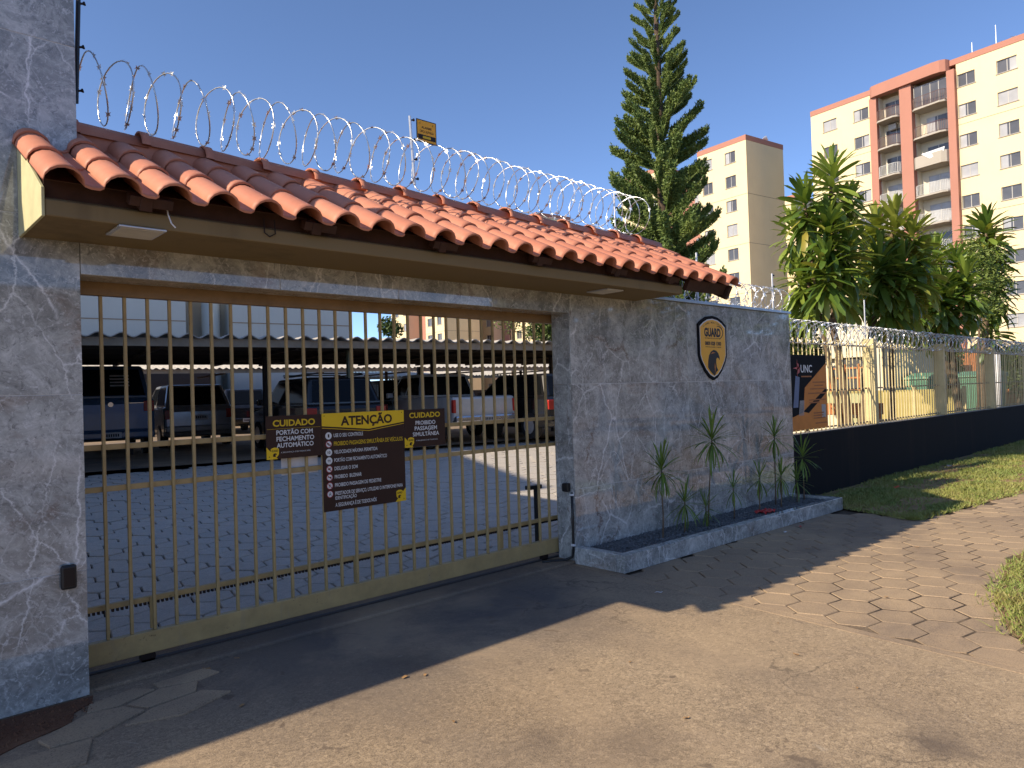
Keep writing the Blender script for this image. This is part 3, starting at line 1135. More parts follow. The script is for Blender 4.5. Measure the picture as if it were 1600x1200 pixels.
ink(s, 'brown_sign', [('ATENÇÃO', x0+W_*0.215, x0+W_*0.845, z1-0.093, 0.064, 0.035)])
LN = [('USE O SEU CONTROLE', 0.345), ('', 0.85), ('VELOCIDADE MÁXIMA PERMITIDA', 0.52), ('PORTÃO COM FECHAMENTO AUTOMÁTICO', 0.635), ('DESLIGAR O SOM', 0.27), ('PROIBIDO  BUZINAR', 0.315), ('PROIBIDO PASSAGEM DE PEDESTRE', 0.555), ('PRESTADOR DE SERVIÇO, UTILIZAR O INTERFONE PARA', 0.83)]
tx = x0+W_*0.13
zz = lambda i: z1-0.166-i*0.0613
items = [(b, tx, tx+W_*w, zz(i)-0.012, 0.026, 0.012) for i, (b, w) in enumerate(LN) if b]
items += [('IDENTIFICAÇÃO', tx, tx+W_*0.25, zz(7)-0.046, 0.024, 0.012), ('A SEGURANÇA É DE TODOS NÓS', tx, tx+W_*0.49, zz(7)-0.098, 0.027, 0.012)]
ink(s, 'white_ink', items)
ink(s, 'yellow_ink', [('PROIBIDO PASSAGENS SIMULTÂNEA DE VEÍCULOS', tx, tx+W_*0.845, zz(1)-0.014, 0.03, 0.014)])
for i in range(8):
    cx, cz = x0+0.052, zz(i)
    mb = MB()
    disc(mb, cx, cz, SY-0.0006, 0.0265)
    o = mb.build('symbol', 'red_ink' if i not in (0, 2, 3) else 'white_ink', s)
    mb = MB()
    disc(mb, cx, cz, SY-0.0012, 0.0215)
    o2 = mb.build('symbol_face', 'white_ink', o)
    mb = MB()
    y = SY-0.0018
    if i == 0:
        mb.box(cx-0.006, cx+0.006, y, y+0.0003, cz-0.012, cz+0.012)
    elif i == 1:
        mb.box(cx-0.015, cx+0.002, y, y+0.0003, cz-0.002, cz+0.008)
        mb.box(cx-0.004, cx+0.015, y, y+0.0003, cz-0.01, cz-0.002)
    elif i == 2:
        text_geo(mb, '10', cx-0.011, cx+0.011, cz-0.009, 0.018, y, 0.03, 'F')
    elif i == 3:
        mb.box(cx-0.012, cx+0.012, y, y+0.0003, cz+0.004, cz+0.007)
        for q in (-0.011, -0.004, 0.003, 0.009):
            mb.box(cx+q, cx+q+0.002, y, y+0.0003, cz-0.009, cz+0.004)
    elif i == 4:
        poly(mb, [(cx-0.012, cz-0.004), (cx-0.004, cz-0.004), (cx+0.008, cz-0.012), (cx+0.008, cz+0.012), (cx-0.004, cz+0.004), (cx-0.012, cz+0.004)], y)
    elif i == 5:
        poly(mb, [(cx-0.014, cz+0.002), (cx+0.002, cz-0.004), (cx+0.014, cz-0.01), (cx+0.014, cz+0.006), (cx+0.002, cz+0.004), (cx-0.014, cz+0.007)], y)
    else:
        disc(mb, cx, cz+0.011, y, 0.0035, 8)
        for dx in (-0.009, 0.009):
            mb.add([(cx-0.002, y, cz+0.006), (cx+0.002, y, cz+0.006), (cx+dx+0.002, y, cz-0.014), (cx+dx-0.002, y, cz-0.014)], [(0, 1, 2, 3)])
        mb.box(cx-0.011, cx+0.011, y, y+0.0003, cz+0.000, cz+0.003)
    mb.build('pictogram', 'dark_ink', o)
    if i in (1, 4, 5, 6):
        mb = MB()
        q = 0.016
        mb.add([(cx-q, SY-0.0022, cz+q-0.003), (cx-q+0.003, SY-0.0022, cz+q), (cx+q, SY-0.0022, cz-q+0.003), (cx+q-0.003, SY-0.0022, cz-q)], [(0, 1, 2, 3)])
        mb.build('ban_bar', 'red_ink', o)
corner_logo(s, x1-0.105, x1, z0, z0+0.105, True)
mb = MB()
mb.box(2.32, 2.604, 0.311, 0.3125, 1.072, 1.215)
tag(mb.build('paper_notice', 'paper', None), 'blank white sheet behind the gate bars under the left warning sign', 'notice')

# ---- small fittings
mb = MB()
mb.box(0.888, 0.964, -0.034, -0.001, 0.612, 0.744)
o = mb.build('photocell', 'black', None, bevel=0.012)
tag(o, 'small black box screwed low on the tall marble pillar', 'sensor')
mb = MB()
mb.box(0.899, 0.953, -0.0385, -0.0342, 0.63, 0.725)
mb.build('lens_cover', 'dark_ink', o, bevel=0.004)
mb = MB()
mb.box(5.012, 5.0595, 0.05, 0.125, 0.665, 0.745)
o = mb.build('photocell', 'black', None, bevel=0.008)
tag(o, 'black box on the gate side of the marble wall above a black hose', 'sensor')
mb = MB()
mb.tube([(5.047, 0.03, 0.66), (5.047, 0.028, 0.4), (5.047, 0.03, 0.14), (5.04, 0.04, 0.06), (5.0, 0.09, 0.03), (4.9, 0.16, 0.028), (4.8, 0.2, 0.027)], 0.0125, 10)
o = mb.build('cable_conduit', 'black', None, smooth=True)
tag(o, 'black cable hose running down the edge of the marble wall', 'hose')
mb = MB()
for z in (0.63, 0.16):
    mb.box(5.03, 5.0598, 0.012, 0.046, z, z+0.02)
mb.build('clip', 'paper', o)
t = thing('gate_stop_post', 'black post with a cross head standing behind the right end of the gate', 'post', (5.06, 0.5, 0))
mb = MB()
mb.box(5.035, 5.085, 0.48, 0.53, 0.0, 0.66)
mb.build('post', 'black', t, bevel=0.004)
mb = MB()
mb.box(4.93, 5.10, 0.47, 0.54, 0.661, 0.70)
mb.build('head', 'black', t, bevel=0.004)

# ------------------------------------------------------------------ tiled canopy
roof = thing('tiled_canopy', 'red clay tiled canopy roof over the gate entrance', 'roof', (3.8, 0, 2.5))
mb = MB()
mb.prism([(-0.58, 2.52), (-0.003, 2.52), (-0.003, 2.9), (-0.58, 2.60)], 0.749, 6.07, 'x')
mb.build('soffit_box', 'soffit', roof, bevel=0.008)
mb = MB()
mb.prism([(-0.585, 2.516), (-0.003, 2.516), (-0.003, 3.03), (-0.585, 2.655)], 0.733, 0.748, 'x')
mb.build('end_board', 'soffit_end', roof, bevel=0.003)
E0 = Vector((0, -0.72, 2.632))
R0 = Vector((0, 0.25, 3.135))
sl = (R0-E0)
SLEN = sl.length
sl.normalize()
nrm = Vector((0, -sl.z, sl.y))
PITCH = 0.2487
def tile_mesh(jit):
    prof = []
    w = 0.083
    for i in range(9):
        a = pi*i/8
        prof.append((-w*cos(a), 0.012+0.075*sin(a)))
    prof += [(0.095, 0.008), (0.115, 0.004), (0.15, 0.004), (0.165, 0.014)]
    n = len(prof)
    mb = MB()
    L = 0.43
    for s_, lift, sc_ in ((0.0, 0.014, 1.03), (0.05, 0.0125, 1.02), (L, 0.0, 0.95)):
        for q in (0, 0.012):
            for x, z in prof:
                xx = x*sc_ if x < 0.1 else x
                mb.v.append((xx, s_, z*(sc_ if z > 0.02 else 1)+lift-q))
    for k in range(2):
        b = k*2*n
        for i in range(n-1):
            mb.f.append((b+i, b+i+1, b+2*n+i+1, b+2*n+i))
            mb.f.append((b+n+i+1, b+n+i, b+3*n+i, b+3*n+i+1))
    for i in range(n-1):
        mb.f.append((i+1, i, n+i, n+i+1))
    mb.f.append((0, 2*n, 3*n, n))
    mb.f.append((2*n, 4*n, 5*n, 3*n))
    me = mb.mesh('tile')
    me.materials.append(M['terracotta'])
    for p in me.polygons:
        p.use_smooth = abs(p.normal.y) < 0.5
    return me


TM = tile_mesh(0)
base = Matrix(((1, 0, 0, 0), (0, sl.y, nrm.y, 0), (0, sl.z, nrm.z, 0), (0, 0, 0, 1)))
rinv = world_of(roof).inverted()
for c in range(25):
    for r_ in range(3):
        p = E0+sl*(0.385*r_+random.uniform(-0.006, 0.006))+nrm*0.012*0
        p = p+Vector((0.80+PITCH*c+random.uniform(-0.005, 0.005), 0, 0))
        m_ = rinv @ Matrix.Translation(p) @ base @ Euler((random.gauss(0.010, 0.003), random.gauss(0, 0.006), random.gauss(0, 0.005))).to_matrix().to_4x4()
        put('tile', TM, roof, 0, None, True, m_)
# ridge caps
def ridge_mesh():
    mb = MB()
    n = 10
    for x, r_ in ((0, 0.118), (0.05, 0.118), (0.055, 0.104), (0.43, 0.092)):
        for q in (0, 0.011):
            for i in range(n+1):
                a = pi*i/n
                mb.v.append((x, -(r_-q)*cos(a), (r_-q)*sin(a)*0.9))
    k = n+1
    for s_ in range(3):
        b = s_*2*k
        for i in range(n):
            mb.f.append((b+i, b+i+1, b+2*k+i+1, b+2*k+i))
            mb.f.append((b+k+i+1, b+k+i, b+3*k+i, b+3*k+i+1))
    for i in range(n):
        mb.f.append((i+1, i, k+i, k+i+1))
        mb.f.append((6*k+i, 6*k+i+1, 7*k+i+1, 7*k+i))
    me = mb.mesh('ridge_tile')
    me.materials.append(M['terracotta'])
    for p in me.polygons:
        p.use_smooth = abs(p.normal.x) < 0.5
    return me


RM = ridge_mesh()
for i in range(15):
    x = 1.02+i*0.386
    m_ = rinv @ Matrix.Translation((x, 0.27, 3.20+random.uniform(-0.006, 0.006))) @ Euler((0, random.gauss(0.02, 0.01), random.gauss(0, 0.012))).to_matrix().to_4x4()
    put('ridge_tile', RM, roof, 0, None, True, m_)
# mortar bedding under the ridge
mb = MB()
mb.box(1.03, 6.8, 0.19, 0.35, 3.05, 3.225)
mb.build('ridge_mortar', 'terracotta', roof)
# rear slope of the canopy
mb = MB()
mb.add([(0.7, 0.30, 3.18), (6.9, 0.30, 3.18), (6.9, 1.1, 2.72), (0.7, 1.1, 2.72), (0.7, 0.30, 3.15), (6.9, 0.30, 3.15), (6.9, 1.1, 2.69), (0.7, 1.1, 2.69)], [(0, 1, 2, 3), (7, 6, 5, 4), (0, 4, 5, 1), (1, 5, 6, 2), (2, 6, 7, 3), (3, 7, 4, 0)])
mb.build('rear_slope', 'terracotta', roof)
# rafters and barge boards
bm_ = base.copy()
def slope_box(x0, x1, s0, s1, n0, n1, name, mat, bev=0.004):
    mb = MB()
    mb.box(x0, x1, s0, s1, n0, n1, Matrix.Translation(E0) @ base)
    mb.build(name, mat, roof, bevel=bev)


for x in (1.15, 2.1, 3.05, 4.0, 4.95, 5.75):
    slope_box(x, x+0.06, 0.05, 1.0, -0.075, -0.002, 'rafter', 'dark_wood')
    slope_box(x-0.05, x+0.16, 0.055, 0.12, -0.055, -0.003, 'batten', 'dark_wood')
mb = MB()
mb.box(0.75, 6.07, -0.55, -0.54, 2.56, 2.705)
mb.build('gap_shade_board', 'dark_wood', roof)  # dark board added in the eave gap to hide a sunlit patch
slope_box(6.76, 6.81, 0.02, 1.1, -0.15, -0.004, 'barge_board', 'dark_wood')
slope_box(6.08, 6.755, 0.06, 0.11, -0.12, -0.004, 'eave_board', 'dark_wood')
slope_box(6.08, 6.755, 0.9, 0.95, -0.12, -0.004, 'eave_board', 'dark_wood')
slope_box(0.74, 6.755, 0.12, 1.08, -0.004, 0.0, 'underlay', 'dark_wood', 0)
# lamps in the soffit
for x, y, lab in ((1.18, -0.47, 'square white ceiling lamp under the left end of the canopy'), (5.17, -0.35, 'square white ceiling lamp under the right end of the canopy')):
    t = thing('ceiling_lamp', lab, 'lamp', (x, y, 2.52), 0, 'lamps under the canopy')
    mb = MB()
    mb.box(x-0.115, x+0.115, y-0.125, y+0.125, 2.508, 2.5195)
    mb.build('frame', 'alu', t, bevel=0.004)
    mb = MB()
    mb.box(x-0.1, x+0.1, y-0.11, y+0.11, 2.5045, 2.5078)
    mb.build('diffuser', 'lamp_w', t)
mb = MB()
mb.tube([(1.30, -0.585, 2.64), (1.30, -0.60, 2.60), (1.31, -0.62, 2.55), (1.33, -0.62, 2.53)], 0.004, 6)
tag(mb.build('loose_wire', 'paper', None), 'short loose white wire end hanging from the front of the soffit', 'wire')
mb = MB()
mb.tube([(1.83, -0.586, 2.66), (1.83, -0.592, 2.575), (1.86, -0.592, 2.555), (1.895, -0.592, 2.575), (1.895, -0.586, 2.66)], 0.004, 6)
tag(mb.build('loop_wire', 'dark_ink', None), 'thin dark wire loop hanging from the front of the soffit', 'wire')

# ------------------------------------------------------------------ razor wire
def razor(name, x0, x1, y, zc, r, pitch, label, group, dia=0.0032, wob=0.5, barb_step=0.085, jit=0.02):
    t = thing(name, label, 'razor wire', ((x0+x1)/2, y, zc-r), 0, group)
    n = int((x1-x0)/pitch*2*pi/0.22)
    pts = []
    ph = random.uniform(0, 6)
    for i in range(n+1):
        a = i*0.22
        xb = x0+(x1-x0)*i/n
        lr = r*(1+jit*sin(a*0.37+ph)+jit*0.8*sin(a*0.151+1))
        xo = wob*pitch*sin(1.5*a+ph)+0.10*pitch*sin(0.23*a)
        pts.append(Vector((xb+xo, y+lr*cos(a), zc+lr*sin(a)+0.02*r*sin(0.11*a))))
    mb = MB()
    mb.tube(pts, dia, 4, False)
    mb.build('wire', 'galv', t, smooth=True)
    mb = MB()
    acc = 0
    for i in range(1, n):
        d = (pts[i]-pts[i-1])
        acc += d.length
        if acc > barb_step:
            acc = random.uniform(-0.01, 0.01)
            tg = d.normalized()
            side = tg.cross(Vector((random.gauss(0, 1), random.gauss(0, 1), random.gauss(0, 1)))).normalized()
            nn = tg.cross(side)
            p = pts[i]
            for sgn in (1, -1):
                c = p+side*0.008*sgn
                e1, e2 = tg*0.017, side*0.008*sgn
                tw = nn*0.003*sgn
                mb.add([p-tg*0.009, c-e1+e2+tw, c-tg*0.004+e2*0.3, c+tg*0.004+e2*0.3, c+e1+e2-tw, p+tg*0.009], [(0, 1, 2), (0, 2, 3, 5), (3, 4, 5)])
    mb.build('barbs', 'barb', t, kind='stuff')
    return t


razor('razor_wire_coil', 1.10, 6.62, 0.30, 3.53, 0.2, 0.152, 'long shiny razor wire coil along the ridge of the tiled canopy', 'razor wire coils', 0.0045, 0.12)
razor('razor_wire_coil', 5.9, 9.5, 0.13, 2.76, 0.155, 0.115, 'razor wire coil on top of the marble wall with the shield', 'razor wire coils', 0.0036, 0.5)
razor('razor_wire_coil', 9.55, 27.0, 0.20, 2.37, 0.17, 0.125, 'razor wire coil along the top of the barred yard fence', 'razor wire coils', 0.004, 0.5, 0.11)


def alarm_pole(x, y, z0, z1, label, tilt=0.0, mat='alu', r=0.011, fx=0.0):
    t = thing('alarm_pole', label, 'pole', (x, y, z0), 0, 'electric fence poles')
    mb = MB()
    mb.tube([(x, y, z0), (x+tilt, y, z1)], r, 8)
    mb.build('rod', mat, t)
    n = 4
    for i in range(n):
        f = 0.08+0.86*i/(n-1)
        p = Vector((x+tilt*f, y, z0+(z1-z0)*f))
        mb = MB()
        mb.tube([p, p+Vector((0.022, -0.006, 0.004)), p+Vector((0.03, -0.008, 0.006)), p+Vector((0.036, -0.01, 0.008))], [0.006, 0.007, 0.013, 0.011], 8)
        mb.build('insulator', 'black', t)
    return t


alarm_pole(1.085, 0.3, 3.42, 4.35, 'dark alarm pole beside the tall marble pillar', 0.035, 'black', 0.013)
alarm_pole(3.545, 0.3, 3.36, 3.925, 'bare metal alarm pole with insulators in the middle of the canopy ridge', -0.03)
alarm_pole(7.47, 0.14, 2.6, 3.2, 'short alarm pole on the marble wall behind the end of the tiles')
alarm_pole(6.32, 0.42, 3.3, 3.78, 'thin alarm pole at the right end of the ridge razor wire', 0, 'alu', 0.008)
alarm_pole(9.3, 0.14, 2.6, 3.12, 'white alarm pole on the right end of the marble wall')
alarm_pole(12.9, 0.33, 2.25, 3.02, 'pale alarm pole above the nearest cream fence post')
for x, y, z, w, h, lab in ((3.575, 0.292, 3.73, 0.205, 0.19, 'small yellow warning plate hung beside the pole on the canopy ridge'), (7.53, 0.13, 2.93, 0.2, 0.16, 'yellow warning plate on the marble wall behind the end of the tiles')):
    t = thing('warning_plate', lab, 'sign', (x+w/2, y, z), 0, 'electric fence warning plates')
    mb = MB()
    mb.box(x, x+w, y, y+0.004, z, z+h)
    mb.build('plate', 'dark_ink', t)
    mb = MB()
    mb.box(x+0.008, x+w-0.008, y-0.001, y-0.0004, z+0.008, z+h-0.008)
    mb.build('face', 'orange_sign', t)
    mb = MB()
    mb.box(x+0.012, x+w-0.012, y-0.0018, y-0.0013, z+0.025, z+0.065)
    text_geo(mb, 'ALARME', x+0.05, x+w-0.05, z+h*0.62, 0.018, y-0.0018, 0.02, 'F')
    text_geo(mb, 'CERCA ELÉTRICA', x+0.03, x+w-0.03, z+h*0.44, 0.018, y-0.0018, 0.015, 'F')
    for q in (x+0.03, x+w-0.045):
        poly(mb, [(q, z+h*0.83), (q+0.012, z+h*0.9), (q+0.006, z+h*0.83), (q+0.014, z+h*0.76)], y-0.0018)
    mb.build('print', 'dark_ink', t)
    mb = MB()
    mb.box(x+w*0.3, x+w*0.7, y-0.0026, y-0.002, z+0.035, z+0.055)
    mb.build('print_strip', 'yellow_ink', t)

# ------------------------------------------------------------------ the shield emblem
sx, sz, sw, sh = 7.503, 2.064, 0.60, 0.752
t = thing('shield_emblem', 'amber and black shield emblem with GUARD lettering and an eagle head on the marble wall', 'emblem', (sx, 0, sz-sh/2))
def layer(name, mat, w, h, y0, y1):
    mb = MB()
    mb.prism(shield_pts(sx, sz, w, h)[::-1], y0, y1, 'y')
    return mb.build(name, mat, t)


layer('backing', 'poster_dark', sw, sh, -0.02, -0.001)
layer('white_border', 'white_ink', sw-0.055, sh-0.07, -0.0225, -0.0205)
layer('face', 'orange_sign', sw-0.075, sh-0.095, -0.0245, -0.023)
mb = MB()
Y_ = -0.0252
text_geo(mb, 'GUARD', sx-0.185, sx+0.165, sz+0.135, 0.09, Y_, 0.055, 'F')
text_geo(mb, 'SISTEMAS DE SEGURANÇA', sx-0.175, sx+0.17, sz+0.105, 0.014, Y_, 0.01, 'F')
text_geo(mb, '0800 828 1300', sx-0.175, sx+0.17, sz+0.032, 0.04, Y_, 0.045, 'F')
text_geo(mb, 'WWW.GUARD.COM.BR', sx-0.17, sx+0.17, sz+0.003, 0.014, Y_, 0.01, 'F')
arc = 'ALARME MONITORADO'
for i, ch in enumerate(arc):
    if ch == ' ':
        continue
    f = (i/(len(arc)-1)-0.5)
    a = -f*1.25
    cx_, cz_ = sx+f*0.40, sz+0.235+0.05*(1-(2*f)**2)
    mm = Matrix.Translation((cx_, Y_, cz_)) @ Matrix.Rotation(f*0.55, 4, 'Y')
    text_geo(mb, ch, -0.009, 0.009, 0, 0.022, 0, 0.01, 'C', mm)
# swoosh round the word
for i in range(16):
    a0, a1 = -1.2+i*0.18, -1.2+(i+1)*0.18
    w0, w1 = 0.004+0.003*sin(i/15*pi), 0.004+0.003*sin((i+1)/15*pi)
    P_ = lambda a, w: (sx+0.10+(0.115+w)*cos(a), Y_, sz+0.182+(0.075+w)*sin(a))
    mb.add([P_(a0, -w0), P_(a0, w0), P_(a1, w1), P_(a1, -w1)], [(0, 1, 2, 3)])
mb.build('lettering', 'dark_ink', t)
mb = MB()
eag = [(-0.13, -0.225), (-0.12, -0.15), (-0.10, -0.09), (-0.06, -0.045), (0.0, -0.022), (0.06, -0.032), (0.10, -0.06), (0.125, -0.10), (0.13, -0.145), (0.105, -0.12), (0.075, -0.112), (0.055, -0.13), (0.05, -0.17), (0.06, -0.225), (0.09, -0.26), (0.055, -0.275), (0.02, -0.315), (0.0, -0.322), (-0.04, -0.3), (-0.09, -0.265)]
mb.add([(sx+a, Y_, sz+b) for a, b in eag], [tuple(range(len(eag)))])
mb.build('eagle_head', 'dark_ink', t)
mb = MB()
poly(mb, [(sx+0.02, sz-0.30), (sx+0.012, sz-0.22), (sx+0.022, sz-0.17), (sx+0.03, sz-0.22)], Y_-0.0008)
poly(mb, [(sx-0.06, sz-0.07), (sx-0.02, sz-0.05), (sx+0.04, sz-0.056), (sx-0.01, sz-0.062)], Y_-0.0008)
mb.build('eagle_highlight', 'poster_orange', t)

# ------------------------------------------------------------------ fence on the right
bw = thing('low_wall', 'low black painted wall under the yard fence', 'wall', (18, 0.2, 0))
mb = MB()
mb.box(9.462, 45, 0.10, 0.30, -0.02, 0.905)
mb.build('wall', 'black_wall', bw, bevel=0.01)
mb = MB()
mb.box(9.47, 45, 0.13, 0.28, 0.906, 0.913)
mb.build('mortar_top', 'concrete', bw)
fe = thing('yard_fence', 'ochre barred fence standing on the low black wall', 'fence', (18, 0.2, 0.91))
mb = MB()
mb.box(-0.007, 0.007, -0.007, 0.007, 0.0, 1.37)
fb = mb.mesh('bar')
fb.materials.append(M['cream_post'])
x = 9.56
k = 0
while x < 31:
    put('bar', fb, fe, 0, None, True, Matrix.Translation((x-18, random.gauss(0, 0.002), 0.004)) @ Euler((random.gauss(0, 0.004), random.gauss(0, 0.004), 0)).to_matrix().to_4x4())
    x += 0.137
for z in (0.955, 1.513, 2.21):
    mb = MB()
    mb.box(9.47, 31, 0.209, 0.226, z-0.012, z+0.012)
    mb.build('rail', 'beam_wood', fe)
for i, x in enumerate((12.72, 16.28, 19.85, 23.4, 27.0)):
    mb = MB()
    mb.box(x-0.06, x+0.06, 0.115, 0.30, 0.914, 2.34)
    mb.build('post', 'cream_post', fe, bevel=0.012)

# advertising board tied to the fence
px0, px1, pz0, pz1, py = 9.62, 10.86, 0.965, 2.03, 0.135
t = thing('poster_board', 'dark and orange UNC advertising board tied to the yard fence', 'poster', ((px0+px1)/2, py, pz0))
mb = MB()
mb.box(px0, px1, py, py+0.012, pz0, pz1)
mb.build('board', 'poster_dark', t)
wv, hv = px1-px0, pz1-pz0
PP = lambda a, b: (px0+a*wv, pz0+b*hv)
mb = MB()
poly(mb, [PP(1, 0), PP(1, 0.9), PP(0.42, 0.56), PP(0.36, 0.23), PP(0.12, 0.18), PP(0.0, 0.17), PP(0, 0)], py-0.001)
mb.build('orange_field', 'poster_orange', t)
mb = MB()
text_geo(mb, 'UNC', px0+0.33*wv, px0+0.62*wv, pz0+0.765*hv, 0.105, py-0.002, 0.02, 'F')
mb.build('lettering', 'white_ink', t)
mb = MB()
cx, cz = PP(0.245, 0.82)
for a in range(4):
    w = a*pi/2
    L_ = 0.13
    mb.add([(cx+L_*cos(w), py-0.002, cz+L_*sin(w)), (cx+0.02*cos(w+0.8), py-0.002, cz+0.02*sin(w+0.8)), (cx, py-0.002, cz), (cx+0.02*cos(w-0.8), py-0.002, cz+0.02*sin(w-0.8))], [(0, 1, 2, 3)])
disc(mb, cx+0.03, cz-0.03, py-0.002, 0.045, 12)
disc(mb, cx+0.02, cz+0.04, py-0.002, 0.03, 12)
mb.build('star_mark', 'red_bag', t)
mb = MB()
poly(mb, [PP(0.36, 0.24), PP(0.42, 0.27), PP(1.0, 0.56), PP(1.0, 0.49), PP(0.5, 0.215)], py-0.0015)
mb.build('stripe', 'poster_dark', t)
mb = MB()
for b, a0, a1 in ((0.70, 0.34, 0.6), (0.62, 0.62, 0.96), (0.575, 0.66, 0.9), (0.53, 0.55, 0.98), (0.47, 0.5, 0.98), (0.38, 0.52, 0.96), (0.345, 0.52, 0.8), (0.20, 0.62, 0.9), (0.165, 0.62, 0.88), (0.13, 0.62, 0.92), (0.06, 0.66, 0.97)):
    mb.box(px0+a0*wv, px0+a1*wv, py-0.0025, py-0.002, pz0+b*hv, pz0+(b+0.018)*hv)
mb.build('text_rule', 'brick_or', t)
mb = MB()
for i in range(6):
    poly(mb, [PP(0.25+i*0.022, 0.19), PP(0.262+i*0.022, 0.19), PP(0.30+i*0.018, 0.39), PP(0.285+i*0.018, 0.39)], py-0.0025)
mb.build('tower_picture', 'poster_lite', t)
mb = MB()
poly(mb, [PP(0.12, 0.30), PP(0.24, 0.30), PP(0.3, 0.7), PP(0.2, 0.72)], py-0.0012)
mb.build('skyline_picture', 'poster_blue', t)
mb = MB()
poly(mb, [PP(0.84, 0.14), PP(0.95, 0.14), PP(0.95, 0.32), PP(0.84, 0.32)], py-0.0022)
mb.build('inset_picture', 'poster_lite', t)

# ------------------------------------------------------------------ buildings
def facade(mb, x0, x1, z0, z1, holes, y=0.0, depth=0.25):
    xs = sorted(set([x0, x1]+[h[0] for h in holes]+[h[1] for h in holes]))
    zs = sorted(set([z0, z1]+[h[2] for h in holes]+[h[3] for h in holes]))
    hs = [(round(h[0], 4), round(h[1], 4), round(h[2], 4), round(h[3], 4)) for h in holes]
    for i in range(len(xs)-1):
        for j in range(len(zs)-1):
            cx, cz = (xs[i]+xs[i+1])/2, (zs[j]+zs[j+1])/2
            if any(h[0] < cx < h[1] and h[2] < cz < h[3] for h in hs):
                continue
            mb.add([(xs[i], y, zs[j]), (xs[i+1], y, zs[j]), (xs[i+1], y, zs[j+1]), (xs[i], y, zs[j+1])], [(0, 1, 2, 3)])
    for a, b, c, d in holes:
        for q in (((a, c), (b, c)), ((b, c), (b, d)), ((b, d), (a, d)), ((a, d), (a, c))):
            (p0, p1), (q0, q1) = q
            mb.add([(p0, y, p1), (q0, y, q1), (q0, y+depth, q1), (p0, y+depth, p1)], [(0, 1, 2, 3)])


_win = {}
def window_meshes(w, h, mull=1):
    k = (round(w, 2), round(h, 2), mull)
    if k not in _win:
        f = MB()
        e = 0.05
        f.box(-w/2, w/2, 0, 0.05, -h/2, -h/2+e)
        f.box(-w/2, w/2, 0, 0.05, h/2-e, h/2)
        f.box(-w/2, -w/2+e, 0, 0.05, -h/2+e, h/2-e)
        f.box(w/2-e, w/2, 0, 0.05, -h/2+e, h/2-e)
        for i in range(mull):
            x = -w/2+w*(i+1)/(mull+1)
            f.box(x-0.03, x+0.03, 0, 0.05, -h/2+e, h/2-e)
        fm = f.mesh('window')
        fm.materials.append(M['win_frame'])
        g = MB()
        g.box(-w/2+e, w/2-e, 0.02, 0.035, -h/2+e, h/2-e)
        gm = g.mesh('pane')
        gm.materials.append(M['glass'])
        g2 = gm.copy()
        g2.materials.clear()
        g2.materials.append(M['curtain'])
        _win[k] = (fm, gm, g2)
    return _win[k]


def window(parent, x, z, w, h, y=0.12, curtain=False, mull=1):
    fm, gm, g2 = window_meshes(w, h, mull)
    o = put('window', fm, parent, 0, None, True, Matrix.Translation((x, y, z)))
    p = put('pane', g2 if curtain else gm, o, 0, None, True, Matrix.Identity(4))
    if not curtain and random.random() < 0.45:
        kk = ('c', round(w, 2), round(h, 2))
        if kk not in _win:
            q = MB()
            q.box(-w/2+0.05, -w*0.12, 0.016, 0.0195, -h/2+0.05, h/2-0.05)
            cm = q.mesh('curtain')
            cm.materials.append(M['curtain'])
            _win[kk] = cm
        put('curtain', _win[kk], o, 0, None, True, Matrix.Scale(random.choice((1, -1)), 4, (1, 0, 0)))
    if h < 1.8:
        kk = ('s', round(w, 2), round(h, 2))
        if kk not in _win:
            q = MB()
            q.box(-w/2-0.08, w/2+0.08, -0.19, -0.005, -h/2-0.07, -h/2-0.005)
            sm = q.mesh('sill')
            sm.materials.append(M['concrete'])
            _win[kk] = sm
        put('sill', _win[kk], o, 0, None, True, Matrix.Identity(4))
    return o


P0 = Vector((80.99, 31.38, 0))
ap = thing('apartment_building', 'tall cream and salmon apartment block with stacked balconies beyond the broad leaved trees', 'apartment block', P0, R(-98))
HB = 32.35
rows = [30.72-2.905*k for k in range(10)]
cols = [(1.46, 3.06), (4.98, 6.60), (15.32, 16.85), (18.66, 20.3), (22.2, 23.8)]
SBD = [6.82, 7.58, 10.04, 11.21, 14.53, 15.24]
holes = [(a, b, z-1.2, z) for a, b in cols for z in rows]
mb = MB()
facade(mb, 0, SBD[0], 0, HB-0.55, [h for h in holes if h[1] < SBD[0]])
facade(mb, SBD[5], 26, 0, HB-0.55, [h for h in holes if h[0] > SBD[5]])
mb.box(0, 6.82, 0.26, 9, 0, HB-0.56)
mb.box(15.24, 26, 0.26, 9, 0, HB-0.56)
mb.box(6.821, 15.239, 1.21, 9, 0, HB-0.56)
mb.build('wall', 'cream', ap, local=True)
mb = MB()
mb.box(-0.02, 7.4, -0.05, 9, HB-0.55, HB)
mb.build('parapet', 'salmon', ap, local=True)
mb = MB()
mb.box(14.7, 26, -0.05, 9, HB-0.55, HB)
mb.build('parapet', 'salmon', ap, local=True)
mb = MB()
mb.box(7.41, 14.69, 0.5, 9, HB-0.55, HB)
mb.build('parapet', 'salmon', ap, local=True)
mb = MB()
for a, b in ((6.82, 7.58), (10.04, 11.21), (14.53, 15.24)):
    mb.box(a, b, -0.45 if a > 9 else -0.25, 0.255, 0, HB-1.05)
